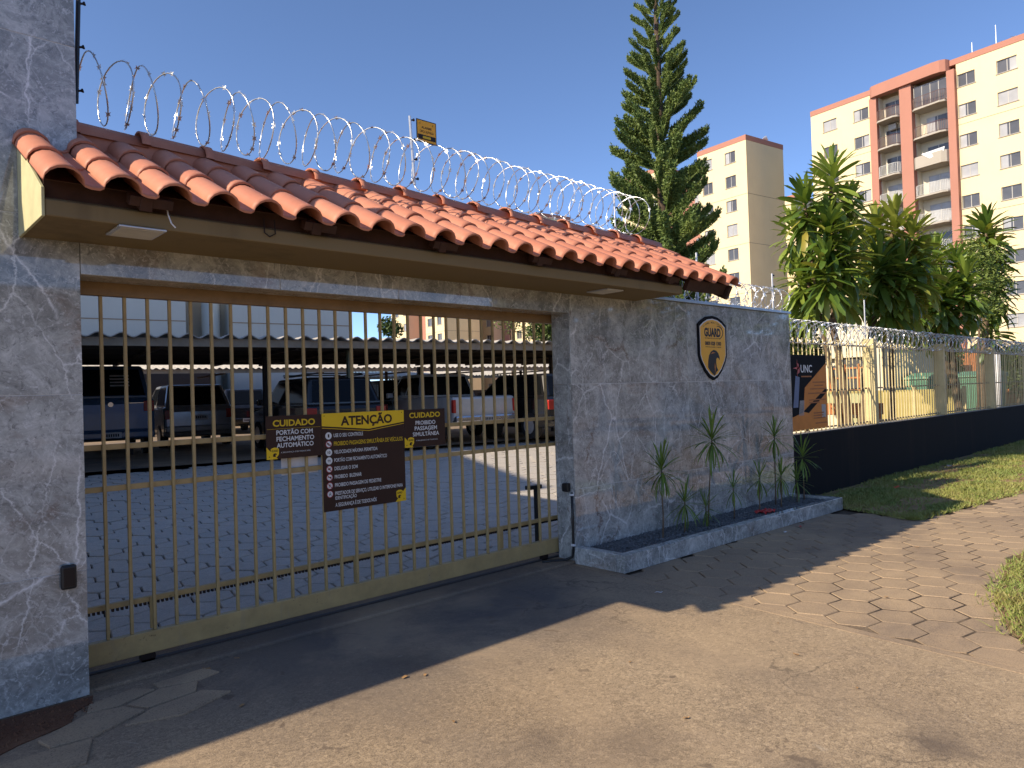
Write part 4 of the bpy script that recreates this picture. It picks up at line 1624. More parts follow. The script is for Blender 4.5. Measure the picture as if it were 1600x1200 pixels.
# curved parapet band over the balconies
arc_ = [(7.0, 0.25), (7.0, -0.3), (7.3, -0.55), (7.9, -0.62), (13.4, -0.9), (14.1, -0.82), (14.55, -0.55), (14.68, -0.15), (14.68, 0.25)]
mb.prism(arc_, HB-1.05, HB+0.1, 'z')
mb.build('balcony_frame', 'salmon', ap, bevel=0.02, local=True)
mb = MB()
for a, b in ((7.58, 10.04), (11.21, 14.53)):
    mb.box(a, b, 1.1, 1.2, 0, HB-1.06)
    mb.box(a-0.02, a+0.05, 0.256, 1.1, 0, HB-1.06)
    mb.box(b-0.05, b+0.02, 0.256, 1.1, 0, HB-1.06)
mb.build('balcony_back_wall', 'cream_pale', ap, local=True)
mb = MB()
for z in (HB-0.55-5.9, HB-0.55-14.6):
    mb.box(0, 6.8, -0.012, -0.002, z, z+0.05)
    mb.box(15.25, 26, -0.012, -0.002, z, z+0.05)
mb.build('joint_line', 'seam', ap, local=True)
for i, (a, b) in enumerate(cols):
    for k, z in enumerate(rows):
        window(ap, (a+b)/2, z-0.6, b-a, 1.2, 0.12, (i*3+k*5) % 7 == 0)
def railing_mesh(pts, h, step):
    mb = MB()
    L = 0
    for p, q in zip(pts, pts[1:]):
        p, q = Vector(p), Vector(q)
        n = max(1, int((q-p).length/step))
        for i in range(n):
            c = p.lerp(q, i/n)
            mb.box(c.x-0.014, c.x+0.014, c.y-0.014, c.y+0.014, 0.1, h)
        for zz_ in (0.1, h):
            mb.tube([(p.x, p.y, zz_), (q.x, q.y, zz_)], 0.025, 5)
    return mb.mesh('railing')


bal = {}
for bi, (a, b) in enumerate(((7.62, 10.0), (11.25, 14.5))):
    w = b-a
    s_ = [(a, 1.09), (a, -0.35), (a+0.25, -0.62), (b-0.5, -0.85), (b-0.1, -0.62), (b, -0.3), (b, 1.09)]
    mb = MB()
    mb.prism(s_, 0, 0.16, 'z')
    slab = mb.mesh('balcony_slab')
    slab.materials.append(M['concrete'])
    rl = railing_mesh([(p[0]+(0.05 if p[0] < (a+b)/2 else -0.05), p[1]+0.06) for p in s_[1:6]], 1.05, 0.14)
    rl2 = rl.copy()
    rl.materials.append(M['rail_wh'])
    rl2.materials.append(M['rail_br'])
    for k in range(10):
        z = HB-1.05-2.905*(k+1)+0.06
        o = put('balcony', slab, ap, 0, None, True, Matrix.Translation((0, 0, z)))
        if not (bi == 1 and k == 2):
            put('railing', rl2 if k in (0, 1) else rl, o, 0, None, True, Matrix.Translation((0, 0, 0.16)))
        else:
            mb = MB()
            mb.prism([(p[0], p[1]) for p in s_[1:6]]+[(p[0]*0.97+0.4, p[1]+0.1) for p in reversed(s_[1:6])], 0.162, 1.15, 'z')
            mb.build('parapet', 'concrete', o, local=True)
        dw = min(2.1, w-0.3)
        if bi == 1 and k == 0:
            window(ap, (a+b)/2, z+1.4, w-0.1, 2.1, -0.1, False, 3)
        else:
            window(ap, (a+b)/2+0.1, z+1.25, dw, 2.1, 1.03, k in (3, 4, 6), 1)
mb = MB()
mb.add([(12.1, -0.75, HB-1.05-2.905*3+1.35), (14.3, -0.75, HB-1.05-2.905*3+1.5), (14.2, -0.78, HB-1.05-2.905*3+1.1), (12.9, -0.78, HB-1.05-2.905*3+0.7)], [(0, 1, 2, 3)])
mb.build('laundry', 'paper', ap, local=True)
for bx, k in ((8.3, 1), (14.0, 3)):
    mb = MB()
    mb.box(bx, bx+0.8, 0.6, 0.95, HB-1.05-2.905*k-0.7, HB-1.05-2.905*k-0.12)
    mb.build('air_conditioner', 'win_frame', ap, bevel=0.03, local=True)
for x, h, lab in ((12.2, 1.6, ''), (15.5, 2.2, ''), (17.6, 3.0, '')):
    mb = MB()
    mb.tube([(x, 3, HB), (x, 3, HB+h)], 0.03, 5)
    if h > 2.5:
        for q in (-1.4, -0.7, 0.5, 1.3):
            mb.tube([(x+q, 2.6, HB+1.1+q*0.12), (x+q+0.3, 3.4, HB+1.15+q*0.12)], 0.02, 4)
        mb.tube([(x-1.6, 3, HB+0.95), (x+1.7, 3, HB+1.3)], 0.025, 4)
    mb.build('antenna', 'galv', ap, local=True)


def tower(Q, label, group):
    t = thing('apartment_tower', label, 'apartment block', Q, R(-98), group)
    H = 31.1
    wr = [29.7-2.9*k for k in range(10)]
    wc = [(-3.07, -1.56), (-6.5, -5.0), (-15.8, -14.3), (-19.2, -17.7)]
    hl = [(a, b, z-1.35, z) for a, b in wc for z in wr]
    mb = MB()
    facade(mb, -7.2, 0, 0, H-0.6, [h for h in hl if h[0] > -7.2])
    facade(mb, -20.8, -13.6, 0, H-0.6, [h for h in hl if h[0] < -13])
    mb.box(-7.2, 0, 0.26, 7.2, 0, H-0.61)
    mb.box(-20.8, -13.6, 0.26, 7.2, 0, H-0.61)
    mb.add([(0, 0, 0), (0, 0.26, 0), (0, 0.26, H-0.6), (0, 0, H-0.6)], [(0, 1, 2, 3)])
    mb.add([(-13.6, 0, 0), (-13.6, 0.26, 0), (-13.6, 0.26, H-0.6), (-13.6, 0, H-0.6)], [(0, 1, 2, 3)])
    mb.add([(-7.2, 0, 0), (-7.2, 0.26, 0), (-7.2, 0.26, H-0.6), (-7.2, 0, H-0.6)], [(0, 1, 2, 3)])
    mb.build('wall', 'cream', t, local=True)
    mb = MB()
    mb.box(-7.25, 0.03, -0.04, 7.22, H-0.6, H)
    mb.build('parapet', 'salmon', t, local=True)
    mb = MB()
    mb.box(-20.83, -13.55, -0.04, 7.22, H-0.6, H)
    mb.build('parapet', 'salmon', t, local=True)
    mb = MB()
    mb.box(-13.59, -7.21, 2.2, 5, 0, H-1.5)
    mb.box(-7.206, -7.2005, 0.27, 2.2, 0, H-0.65)
    mb.build('recess', 'salmon', t, local=True)
    mb = MB()
    for z in (H-6.9, H-12.7, H-18.5):
        mb.box(-7.15, -0.01, -0.012, -0.002, z, z+0.05)
        mb.box(0.002, 0.012, 0.01, 7.15, z, z+0.05)
    mb.build('joint_line', 'seam', t, local=True)
    for i, (a, b) in enumerate(wc):
        for k, z in enumerate(wr):
            window(t, (a+b)/2, z-0.675, b-a, 1.35, 0.12, (i+k*3) % 4 == 1)
    for k, z in enumerate(wr[1:]):
        window(t, -9.0, z-0.7, 1.3, 1.2, 2.12, k % 3 == 0)
    mb = MB()
    mb.tube([(-0.8, 4.9, H), (-0.8, 4.9, H+0.5)], 0.04, 5)
    mb.tube([(-0.8, 4.4, H+0.55), (-0.8, 4.9, H+0.7), (-0.8, 5.4, H+0.55)], [0.05, 0.25, 0.05], 8)
    mb.build('roof_lamp', 'alu', t, local=True)
    return t


TW = tower(Vector((78.36, 37.96, 0)), 'cream apartment tower with a bare shaded side wall behind the tall pine', 'cream apartment towers')
def shift_tower(px, d, label):
    p = spot_z(px, d, 0)
    return copy_tree(TW, label, (p.x, p.y, 0), R(-98), 'cream apartment towers')


shift_tower(1252, 112, 'cream tower in the gap between the bare side wall and the large block')
shift_tower(700, 122, 'pale apartment tower seen through the middle of the gate bars above the carport')
shift_tower(846, 118, 'pale apartment tower seen through the right end of the gate bars above the carport')
# pale block seen through the left of the gate
gbk = thing('apartment_building', 'plain greenish grey block wall seen above the carport through the left gate bars', 'apartment block', (8.6, 33.8, 0), R(-8))
mb = MB()
mb.box(-14, 4.45, 0, 10, 0, 8.6)
mb.box(6.7, 13.3, 0, 10, 0, 8.6)
mb.build('wall', 'grey_pl', gbk, local=True)
mb = MB()
mb.box(4.451, 6.699, 2.4, 9.9, 0, 8.5)
mb.build('recess', 'concrete', gbk, local=True)
mb = MB()
mb.tube([(5.9, 1.2, 0), (5.9, 1.2, 8.5)], 0.45, 14)
mb.build('column', 'grey_pl', gbk, smooth=True, local=True)
mb = MB()
mb.box(-14, 4.44, -0.015, -0.003, 5.75, 5.8)
mb.box(6.71, 13.3, -0.015, -0.003, 5.75, 5.8)
mb.build('joint_line', 'seam', gbk, local=True)
# unseen blocks added left of the view to shade the courtyard
gh = thing('shade_block', 'unseen stepped block added left of the tall marble pillar for shade', 'shade_block', (-2.5, 1.3, 0))
mb = MB()
mb.box(-7, 0.279, 0.02, 2.3, 0, 3.05)
mb.box(-7, 0.279, 1.3, 8.0, 3.051, 5.1)
mb.box(-7, 0.279, 2.301, 8.0, 0, 3.05)
mb.build('wall', 'cream_pale', gh)
lb = thing('apartment_building', 'unseen tall block added left of the courtyard to shade it', 'apartment block', (-9, 10, 0))
A_ = Vector((-6.2, 7.0))
mb = MB()
mb.prism([(A_.x, A_.y), (A_.x+5.2, A_.y+10.9), (A_.x-6, A_.y+16), (A_.x-12, A_.y+5), (A_.x-12, A_.y+1)], 0, 10.2, 'z')
mb.build('wall', 'cream', lb)

# ------------------------------------------------------------------ carports
def carport(org, s0, s1, depth, eave, pitch, amp, label, posts, tilt=5.0):
    t = thing('carport', label, 'carport', org, R(-8), 'rows of carports')
    n = int((s1-s0)/pitch*8)
    tl = math.tan(R(tilt))
    mb = MB()
    for q in (0, 0.02):
        for j, v in enumerate((-0.12, depth)):
            for i in range(n+1):
                x = s0+(s1-s0)*i/n
                mb.v.append((x, v, eave+v*tl+amp*cos(2*pi*(x-s0)/pitch)-q))
    m = n+1
    for i in range(n):
        mb.f.append((i, i+1, m+i+1, m+i))
        mb.f.append((2*m+i+1, 2*m+i, 3*m+i, 3*m+i+1))
        mb.f.append((i+1, i, 2*m+i, 2*m+i+1))
    mb.build('roof_sheet', 'corr', t, local=True)
    mb = MB()
    mb.box(s0, s1, 0.0, 0.07, eave-amp-0.165, eave-amp-0.01)
    mb.build('eave_beam', 'beam_wood', t, local=True)
    mb = MB()
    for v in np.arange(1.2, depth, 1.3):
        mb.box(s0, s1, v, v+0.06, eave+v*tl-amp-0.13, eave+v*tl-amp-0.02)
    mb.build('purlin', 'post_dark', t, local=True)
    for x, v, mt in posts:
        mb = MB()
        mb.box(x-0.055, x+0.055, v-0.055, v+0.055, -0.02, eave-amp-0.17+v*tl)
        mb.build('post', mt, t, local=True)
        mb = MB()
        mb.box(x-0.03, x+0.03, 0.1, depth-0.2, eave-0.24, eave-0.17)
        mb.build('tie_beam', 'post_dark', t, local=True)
    return t


C1 = Vector((3.28, 10.1, 0.42))
carport(C1, -7, 24, 7.6, 2.50, 0.38, 0.042, 'nearest carport of grey corrugated sheets on thin posts behind the gate', [(-3.0, 4.6, 'post_dark'), (1.3, 4.6, 'post_dark'), (3.9, 2.4, 'post_dark'), (5.2, 0.45, 'post_green'), (8.4, 2.4, 'post_dark'), (12.5, 2.4, 'post_dark'), (17.0, 2.4, 'post_dark'), (-1.0, 7.2, 'post_dark'), (6.5, 7.2, 'post_dark'), (10.5, 7.2, 'post_dark'), (15.0, 7.2, 'post_dark')], -0.6)
carport(C1+V*14.8, -10, 34, 5.2, 2.55, 0.25, 0.03, 'second row of carport roofs with a bright edge behind the nearest carport', [(x, 2.4, 'post_dark') for x in (-2, 2, 6, 10, 14, 18, 22)])
carport(C1+V*27, 9, 40, 5.2, 2.55, 0.25, 0.03, 'farthest row of carport roofs behind the two others', [(x, 2.4, 'post_dark') for x in (10, 15, 20, 25)])
# end wall of the car park
bwl = thing('boundary_wall', 'dark wall at the far end of the car park', 'wall', C1+V*23, R(-8))
mb = MB()
mb.box(-14, 7.5, 0, 0.2, -0.3, 3.3)
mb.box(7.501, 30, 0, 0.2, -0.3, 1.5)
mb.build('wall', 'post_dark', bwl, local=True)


# ------------------------------------------------------------------ cars
def car(kind, loc, rotz, pnt, label, W=1.76, L=4.1, badge=None, zs=1.0):
    t = thing('parked_car' if kind != 'pickup' else 'pickup_truck', label, 'car' if kind != 'pickup' else 'pickup', loc, rotz, 'cars parked under the carports')
    hw = W/2
    if kind == 'pickup':
        L = 4.9
        prof = [(0.06, 0.52), (0.0, 0.62), (0.03, 1.12), (0.12, 1.14), (3.6, 1.16), (4.75, 1.02), (4.9, 0.8), (4.88, 0.45), (4.6, 0.4), (0.4, 0.42)]
        gy = (1.75, 3.75, 2.0, 3.1, 1.13, 1.76)
        wheels = (0.95, 4.0)
        wr = 0.36
    elif kind == 'suv':
        L = 4.4
        prof = [(0.08, 0.32), (0.0, 0.5), (0.02, 0.95), (0.1, 1.08), (3.1, 1.06), (4.15, 0.95), (4.4, 0.7), (4.38, 0.38), (4.1, 0.3), (0.4, 0.28)]
        gy = (0.12, 3.35, 0.42, 2.45, 1.05, 1.66)
        wheels = (0.8, 3.55)
        wr = 0.34
    else:
        prof = [(0.08, 0.28), (0.0, 0.45), (0.03, 0.85), (0.14, 0.98), (3.0, 0.96), (3.85, 0.82), (4.08, 0.6), (4.06, 0.32), (3.8, 0.25), (0.4, 0.24)]
        gy = (0.16, 3.3, 0.6, 2.3, 0.95, 1.5)
        wheels = (0.72, 3.25)
        wr = 0.31
    prof = [(a, b*zs) for a, b in prof]
    gy = gy[:4]+(gy[4]*zs, gy[5]*zs)
    mb = MB()
    if kind == 'pickup':
        # open bed: tailgate, two sides, floor, front half
        mb.prism([p for p in prof], -hw, hw, 'x')
        mb.v = [(x, y, z) for x, y, z in mb.v]
        body = mb.build('body', pnt, t, smooth=False, bevel=0.05, local=True)
        mb = MB()
        mb.box(-hw+0.12, hw-0.12, 0.12, 1.65, 1.142, 1.15)
        mb.build('bed_cover', 'rubber', t, local=True)
    else:
        mb.prism(prof, -hw, hw, 'x')
        body = mb.build('body', pnt, t, bevel=0.07, local=True)
    y0, y1, y2, y3, zb, zt = gy
    wb, wt = hw-0.05, hw-0.2
    mb = MB()
    vs = [(-wb, y0, zb), (wb, y0, zb), (wb, y1, zb), (-wb, y1, zb), (-wt, y2, zt), (wt, y2, zt), (wt, y3, zt), (-wt, y3, zt)]
    mb.add(vs, [(0, 3, 2, 1), (4, 5, 6, 7), (0, 1, 5, 4), (1, 2, 6, 5), (2, 3, 7, 6), (3, 0, 4, 7)])
    mb.build('cabin', pnt, t, bevel=0.06, local=True)
    V8 = [Vector(p) for p in vs]

    def pane(a, b, c, d, m0, m1, n0, n1, off):
        P = lambda u, w: V8[a].lerp(V8[b], u).lerp(V8[d].lerp(V8[c], u), w)
        pts = [P(m0, n0), P(m1, n0), P(m1, n1), P(m0, n1)]
        o_ = Vector(off)
        q = MB()
        q.add([p+o_*0.008 for p in pts]+[p-o_*0.01 for p in pts], [(0, 1, 2, 3), (7, 6, 5, 4), (0, 4, 5, 1), (1, 5, 6, 2), (2, 6, 7, 3), (3, 7, 4, 0)])
        return q
    nr = (V8[1]-V8[0]).cross(V8[4]-V8[0]).normalized()
    pane(0, 1, 5, 4, 0.07, 0.93, 0.1, 0.88, nr).build('rear_window', 'tint', t, local=True)
    for sgn, (a, b, c, d) in ((1, (1, 2, 6, 5)), (-1, (3, 0, 4, 7))):
        nn = (V8[b]-V8[a]).cross(V8[d]-V8[a]).normalized()
        if sgn > 0:
            pane(a, b, c, d, 0.06, 0.44, 0.12, 0.86, nn).build('side_window', 'tint', t, local=True)
            pane(a, b, c, d, 0.48, 0.9, 0.12, 0.86, nn).build('side_window', 'tint', t, local=True)
        else:
            pane(a, b, c, d, 0.1, 0.52, 0.12, 0.86, nn).build('side_window', 'tint', t, local=True)
            pane(a, b, c, d, 0.56, 0.94, 0.12, 0.86, nn).build('side_window', 'tint', t, local=True)
    nf = (V8[3]-V8[2]).cross(V8[6]-V8[2]).normalized()
    pane(2, 3, 7, 6, 0.06, 0.94, 0.08, 0.9, nf).build('windscreen', 'tint', t, local=True)
    for wy in wheels:
        for sx_ in (-1, 1):
            mb = MB()
            mb.tube([(sx_*(hw-0.17), wy, wr), (sx_*(hw+0.012), wy, wr)], wr, 20)
            o = mb.build('wheel', 'rubber', t, local=True)
            mb = MB()
            mb.tube([(sx_*(hw+0.0125), wy, wr), (sx_*(hw+0.02), wy, wr)], wr*0.62, 14)
            mb.build('rim', 'alu', o, local=True)
    zt_ = zb
    for sx_ in (-1, 1):
        mb = MB()
        if kind == 'pickup':
            mb.box(sx_*hw-0.075*(sx_ > 0)-0.0*(sx_ < 0)-0.006*(sx_ < 0), sx_*hw+0.075*(sx_ < 0)+0.006*(sx_ > 0), -0.012, 0.1, 0.74, 1.06)
        else:
            mb.box(min(sx_*hw*0.74, sx_*(hw-0.02)), max(sx_*hw*0.74, sx_*(hw-0.02)), -0.006, 0.1, zb-0.3, zb-0.06)
        mb.build('tail_light', 'tail_red', t, bevel=0.015, local=True)
        mb = MB()
        mb.box(min(sx_*hw*0.62, sx_*hw*0.96), max(sx_*hw*0.62, sx_*hw*0.96), L-0.25, L-0.02, 0.66, 0.8)
        mb.build('headlight', 'lens', t, bevel=0.02, local=True)
        mb = MB()
        mb.box(min(sx_*(hw+0.02), sx_*(hw+0.2)), max(sx_*(hw+0.02), sx_*(hw+0.2)), y1-0.55, y1-0.43, zb+0.02, zb+0.16)
        mb.build('mirror', pnt, t, bevel=0.02, local=True)
    mb = MB()
    zbm = 0.42 if kind != 'pickup' else 0.5
    mb.box(-hw+0.02, hw-0.02, -0.1, 0.12, zbm, zbm+0.17)
    mb.build('bumper', 'chrome' if kind == 'pickup' else pnt, t, bevel=0.04, local=True)
    mb = MB()
    pz = {'pickup': 0.515, 'suv': 0.52, 'hatch': 0.74}[kind]
    py_ = -0.108 if kind != 'hatch' else -0.012
    if kind == 'suv':
        py_, pz = -0.106, 0.44
    mb.box(-0.2, 0.2, py_, py_+0.008, pz, pz+0.13)
    pl_ = mb.build('number_plate', 'plate', t, local=True)
    mb = MB()
    for i in range(7):
        mb.box(-0.16+i*0.046, -0.13+i*0.046, py_-0.002, py_-0.0005, pz+0.03, pz+0.095)
    mb.build('plate_print', 'dark_ink', pl_, local=True)
    if badge == 'round':
        mb = MB()
        mb.tube([(0, 0.0, zb-0.13), (0, -0.012, zb-0.13)], 0.055, 16)
        mb.build('badge', 'chrome', t, local=True)
        mb = MB()
        mb.box(0.38, 0.68, -0.008, 0.01, zb-0.115, zb-0.095)
        mb.build('name_strip', 'chrome', t, local=True)
        mb = MB()
        for i, z in enumerate((1.46, 1.40, 1.34, 1.28)):
            mb.box(0.02, 0.42, 0.10+0.0, 0.105, z, z+0.028)
        nr_ = nr
        mb.v = [(x, 0.12+(z-1.05)/0.61*0.30-0.025, z*zs) for x, y, z in mb.v]
        mb.build('window_sticker', 'paper', t, local=True)
    return t


ROT = R(-8)
gl = lambda px, d: spot_z(px, d, 0.44)
car('suv', gl(172, 16.6), ROT, 'car_blue', 'dark blue car with a round badge and white window sticker behind the leftmost gate bars', 1.84, badge='round', zs=1.27)
car('hatch', gl(312, 19.6), ROT, 'car_grey', 'dark grey car with a pale number plate parked right of the blue car', 1.8, zs=1.13)
car('suv', gl(386, 27), ROT, 'car_black', 'black car far back seen just left of the CUIDADO sign')
car('hatch', gl(440, 27), ROT+pi, 'car_black', 'dark car facing the gate, deep in the carport above the left CUIDADO sign')
sv = car('suv', gl(542, 15.8), ROT, 'car_black', 'black car with a roof rack behind the large ATENÇÃO sign', 1.84)
mb = MB()
for sx_ in (-0.62, 0.62):
    mb.box(sx_-0.02, sx_+0.02, 0.6, 2.3, 1.70, 1.735)
for q in (0.8, 2.1):
    mb.box(-0.7, 0.7, q, q+0.05, 1.74, 1.77)
mb.build('roof_rack', 'black', sv, local=True)
car('suv', gl(640, 20.5), ROT, 'car_black', 'black pickup sized car right of the roof rack car', 1.86)
car('pickup', gl(757, 18.0), ROT, 'car_silver', 'silver pickup with red tail lights and chrome bumper under the carport', 1.82)
rc = car('suv', gl(900, 18.4), ROT, 'car_black', 'black car with red tail lights at the right end of the carport', 1.84)

# ------------------------------------------------------------------ the yard behind the fence
h0 = spot_z(1380, 21.5, 0)
t = thing('arched_house', 'cream house front with arched brown windows behind the tree trunks', 'house', h0, R(-98))
mb = MB()
aw = [(-1.75, -0.3), (-3.6, -2.1), (-5.3, -4.0)]
hl = [(a, b, 1.05, 2.4) for a, b in aw]
facade(mb, -5.6, 0, 0, 4.1, hl, 0, 0.2)
mb.box(-5.6, 0, 0.21, 4, 0, 4.09)
mb.build('wall', 'cream_pale', t, local=True)
for a, b in aw:
    mb = MB()
    mb.prism([(a+0.01, 1.06), (b-0.01, 1.06), (b-0.01, 2.1), ((a+b)/2+0.25, 2.32), ((a+b)/2, 2.39), ((a+b)/2-0.25, 2.32), (a+0.01, 2.1)], 0.08, 0.12, 'y')
    o = mb.build('window', 'glass', t, local=True)
    mb = MB()
    for i in range(4):
        x = a+0.02+(b-a-0.1)*i/3
        mb.box(x, x+0.09, 0.05, 0.079, 1.07, 2.2)
    for z in (1.07, 1.4, 1.75, 2.05):
        mb.box(a+0.02, b-0.02, 0.052, 0.078, z, z+0.05)
    mb.build('frame', 'brick_or', o, local=True)
lw = spot_z(1362, 17, 0)
t = thing('yard_bench_wall', 'low orange topped wall with pale panels behind the fence', 'wall', lw, R(-98))
mb = MB()
mb.box(-2.6, 0.1, 0, 0.3, 0.85, 1.12)
mb.build('top_course', 'brick_or', t, bevel=0.01, local=True)
mb = MB()
mb.box(-2.6, -0.9, 0.02, 0.28, 0, 0.849)
mb.build('panel', 'cream_pale', t, local=True)
for x in (-0.75, -0.35, 0.0):
    mb = MB()
    mb.box(x-0.06, x+0.06, 0.05, 0.26, 0, 0.849)
    mb.build('leg', 'brick_or', t, local=True)
bk = thing('pale_green_hedge_wall', 'pale green wall behind the trunks left of the nearest fence post', 'wall', spot_z(1352, 19, 0), R(-98))
mb = MB()
mb.box(-3.4, 0.2, 0, 0.2, 0, 1.33)
mb.build('wall', 'pale_green', bk, local=True)
mb = MB()
mb.box(-3.3, -1.9, -0.03, -0.001, 0.7, 1.08)
mb.box(-1.2, 0.1, -0.03, -0.001, 0.7, 1.08)
mb.build('dark_opening', 'post_dark', bk, local=True, kind='stuff')
yp = spot_z(1506, 18.6, 0)
t = thing('yellow_panel_fence', 'low yellow panel fence inside the yard between the trunks', 'fence', yp, R(-98))
for i in range(3):
    mb = MB()
    mb.box(-1.25*(i+1)+0.04, -1.25*i-0.04, 0, 0.05, 0.55, 1.38)
    mb.build('panel', 'yellow_pn', t, bevel=0.01, local=True)
for i in range(4):
    mb = MB()
    mb.box(-1.25*i-0.035, -1.25*i+0.035, -0.01, 0.06, 0, 1.45)
    mb.build('post', 'cream_post', t, local=True)
mb = MB()
mb.box(-3.75, 0, 0.01, 0.05, 0.42, 0.46)
mb.build('rail', 'beam_wood', t, local=True)


def bin_(p, rz, label, w=1.3, h=1.1):
    t = thing('waste_container', label, 'waste container', p, rz, 'green waste containers')
    mb = MB()
    vs = [(-w/2*0.88, 0, 0.18), (w/2*0.88, 0, 0.18), (w/2*0.88, 0.7, 0.18), (-w/2*0.88, 0.7, 0.18), (-w/2, -0.1, h), (w/2, -0.1, h), (w/2, 0.85, h), (-w/2, 0.85, h)]
    mb.add(vs, [(0, 3, 2, 1), (4, 5, 6, 7), (0, 1, 5, 4), (1, 2, 6, 5), (2, 3, 7, 6), (3, 0, 4, 7)])
    mb.build('body', 'teal', t, bevel=0.04, local=True)
    mb = MB()
    mb.prism([(-0.14, h+0.001), (0.87, h+0.001), (0.87, h+0.12), (0.3, h+0.2), (-0.14, h+0.06)], -w/2-0.03, w/2+0.03, 'x')
    mb.build('lid', 'teal', t, bevel=0.02, local=True)
    for x in (-w/2+0.2, w/2-0.2):
        for y in (0.1, 0.6):
            mb = MB()
            mb.tube([(x-0.03, y, 0.09), (x+0.03, y, 0.09)], 0.09, 12)
            mb.build('wheel', 'rubber', t, local=True)
    return t


bin_(spot_z(1420, 22, 0.75), R(-98), 'green waste container behind the yellow panel fence', 1.2, 0.9)
bin_(spot_z(1524, 23, 0.42), R(-98), 'green waste container beside the dark trunk at the right of the yard', 1.2, 1.25)
mb = MB()
p = spot_z(1556, 21, 0)
mb.tube([(p.x, p.y, 0), (p.x, p.y, 2.35)], 0.14, 14)
tag(mb.build('white_post', 'paper', None, smooth=True), 'round white post behind the fence near the right edge', 'post')
tw_ = spot_z(1650, 25, 0)
t = thing('brick_wall', 'orange brick wall under bushes at the far right of the yard', 'wall', tw_, R(-98))
mb = MB()
mb.box(-4.2, 0.5, 0, 0.2, 0, 1.75)
mb.build('wall', 'brick_or', t, local=True)
t = thing('red_hut', 'dark red hut wall behind the right hand waste container', 'hut', spot_z(1545, 29, 0), R(-98))
mb = MB()
mb.box(-1.9, 0.2, 0, 1.5, 0, 2.7)
mb.build('wall', 'brick_or', t, local=True)
mb = MB()
mb.box(-1.2, -0.6, -0.02, -0.002, 0.3, 2.2)
mb.build('door', 'dark_wood', t, local=True)

# ------------------------------------------------------------------ plants
def leaf_mesh(L, W, droop, name='leaf', mat='leaf_dr', seg=6, fold=0.25):
    mb = MB()
    a = 0.0
    x = z = 0.0
    pts = []
    for i in range(seg+1):
        f = i/seg
        w = W*(0.28+1.0*min(1, f*3.2))*(1-f**2.6)**0.75*0.5/0.64 if f > 0 else W*0.16
        w = min(w, W/2)
        pts.append((x, z, w))
        a -= droop/seg*(0.5+f)
        x += L/seg*cos(a)
        z += L/seg*sin(a)
    for x, z, w in pts:
        mb.v += [(x, -w, z+w*fold), (x, 0, z), (x, w, z+w*fold)]
    for i in range(seg):
        b = i*3
        mb.f += [(b, b+1, b+4, b+3), (b+1, b+2, b+5, b+4)]
    me = mb.mesh(name)
    me.materials.append(M[mat])
    for p in me.polygons:
        p.use_smooth = True
    return me


LV = [leaf_mesh(1.0, 0.175, d) for d in (0.15, 0.35, 0.5, 0.65, 0.8)]


def leaf_matrix(p, az, el, L, roll=0.0):
    return Matrix.Translation(p) @ Matrix.Rotation(az, 4, 'Z') @ Matrix.Rotation(-el, 4, 'Y') @ Matrix.Rotation(roll, 4, 'X') @ Matrix.Scale(L, 4)


def broad_tree(label, base, heads, stems, L=0.56, per=36, skirt=0.45):
    t = thing('broad_leaf_tree', label, 'tree', base, 0, 'strap leaved trees behind the fence')
    for path, r0, r1 in stems:
        mb = MB()
        n = len(path)
        pts = []
        for i in range(n-1):
            for k in range(4):
                pts.append(Vector(path[i]).lerp(Vector(path[i+1]), k/4)+Vector((random.gauss(0, 0.012), random.gauss(0, 0.012), 0)))
        pts.append(Vector(path[-1]))
        mb.tube(pts, [r0+(r1-r0)*i/(len(pts)-1) for i in range(len(pts))], 8)
        mb.build('trunk', 'bark', t, smooth=True)
    inv = world_of(t).inverted()
    items = []
    for h, sz_, dens in heads:
        h = Vector(h)
        n = int(per*dens*1.9)
        ph = random.uniform(0, 6)
        for i in range(n):
            f = i/(n-1)
            az = ph+i*2.39996+random.gauss(0, 0.15)
            el = R(82)-(f**0.8)*R(132)+random.gauss(0, 0.16)
            ll = 0.86*L*sz_*(0.75+0.35*sin(min(1, f*1.4)*pi*0.6))*random.uniform(0.85, 1.12)
            p = h+Vector((0.02*cos(az), 0.02*sin(az), 0.10-skirt*1.5*f*sz_))
            vi = min(4, max(0, int(f*3.6+random.uniform(0, 1.2))))
            items.append((leaf_matrix(p, az, el, ll, random.gauss(0, 0.25)), vi))
    camp = Vector(CAM.tolist())
    items.sort(key=lambda it: (it[0].translation-camp).length)
    rest = MB()
    for k, (mx, vi) in enumerate(items):
        if k < 296:
            put('leaf', LV[vi], t, 0, None, True, inv @ mx)
        else:
            me = LV[vi]
            rest.add([mx @ v.co for v in me.vertices], [tuple(p.vertices) for p in me.polygons])
    if rest.v:
        rest.build('leaf', 'leaf_dr', t, smooth=True, kind='stuff')
    return t


def hd(lst, d):
    return [(spot(px, py, d+dd), s, n) for px, py, dd, s, n in lst]


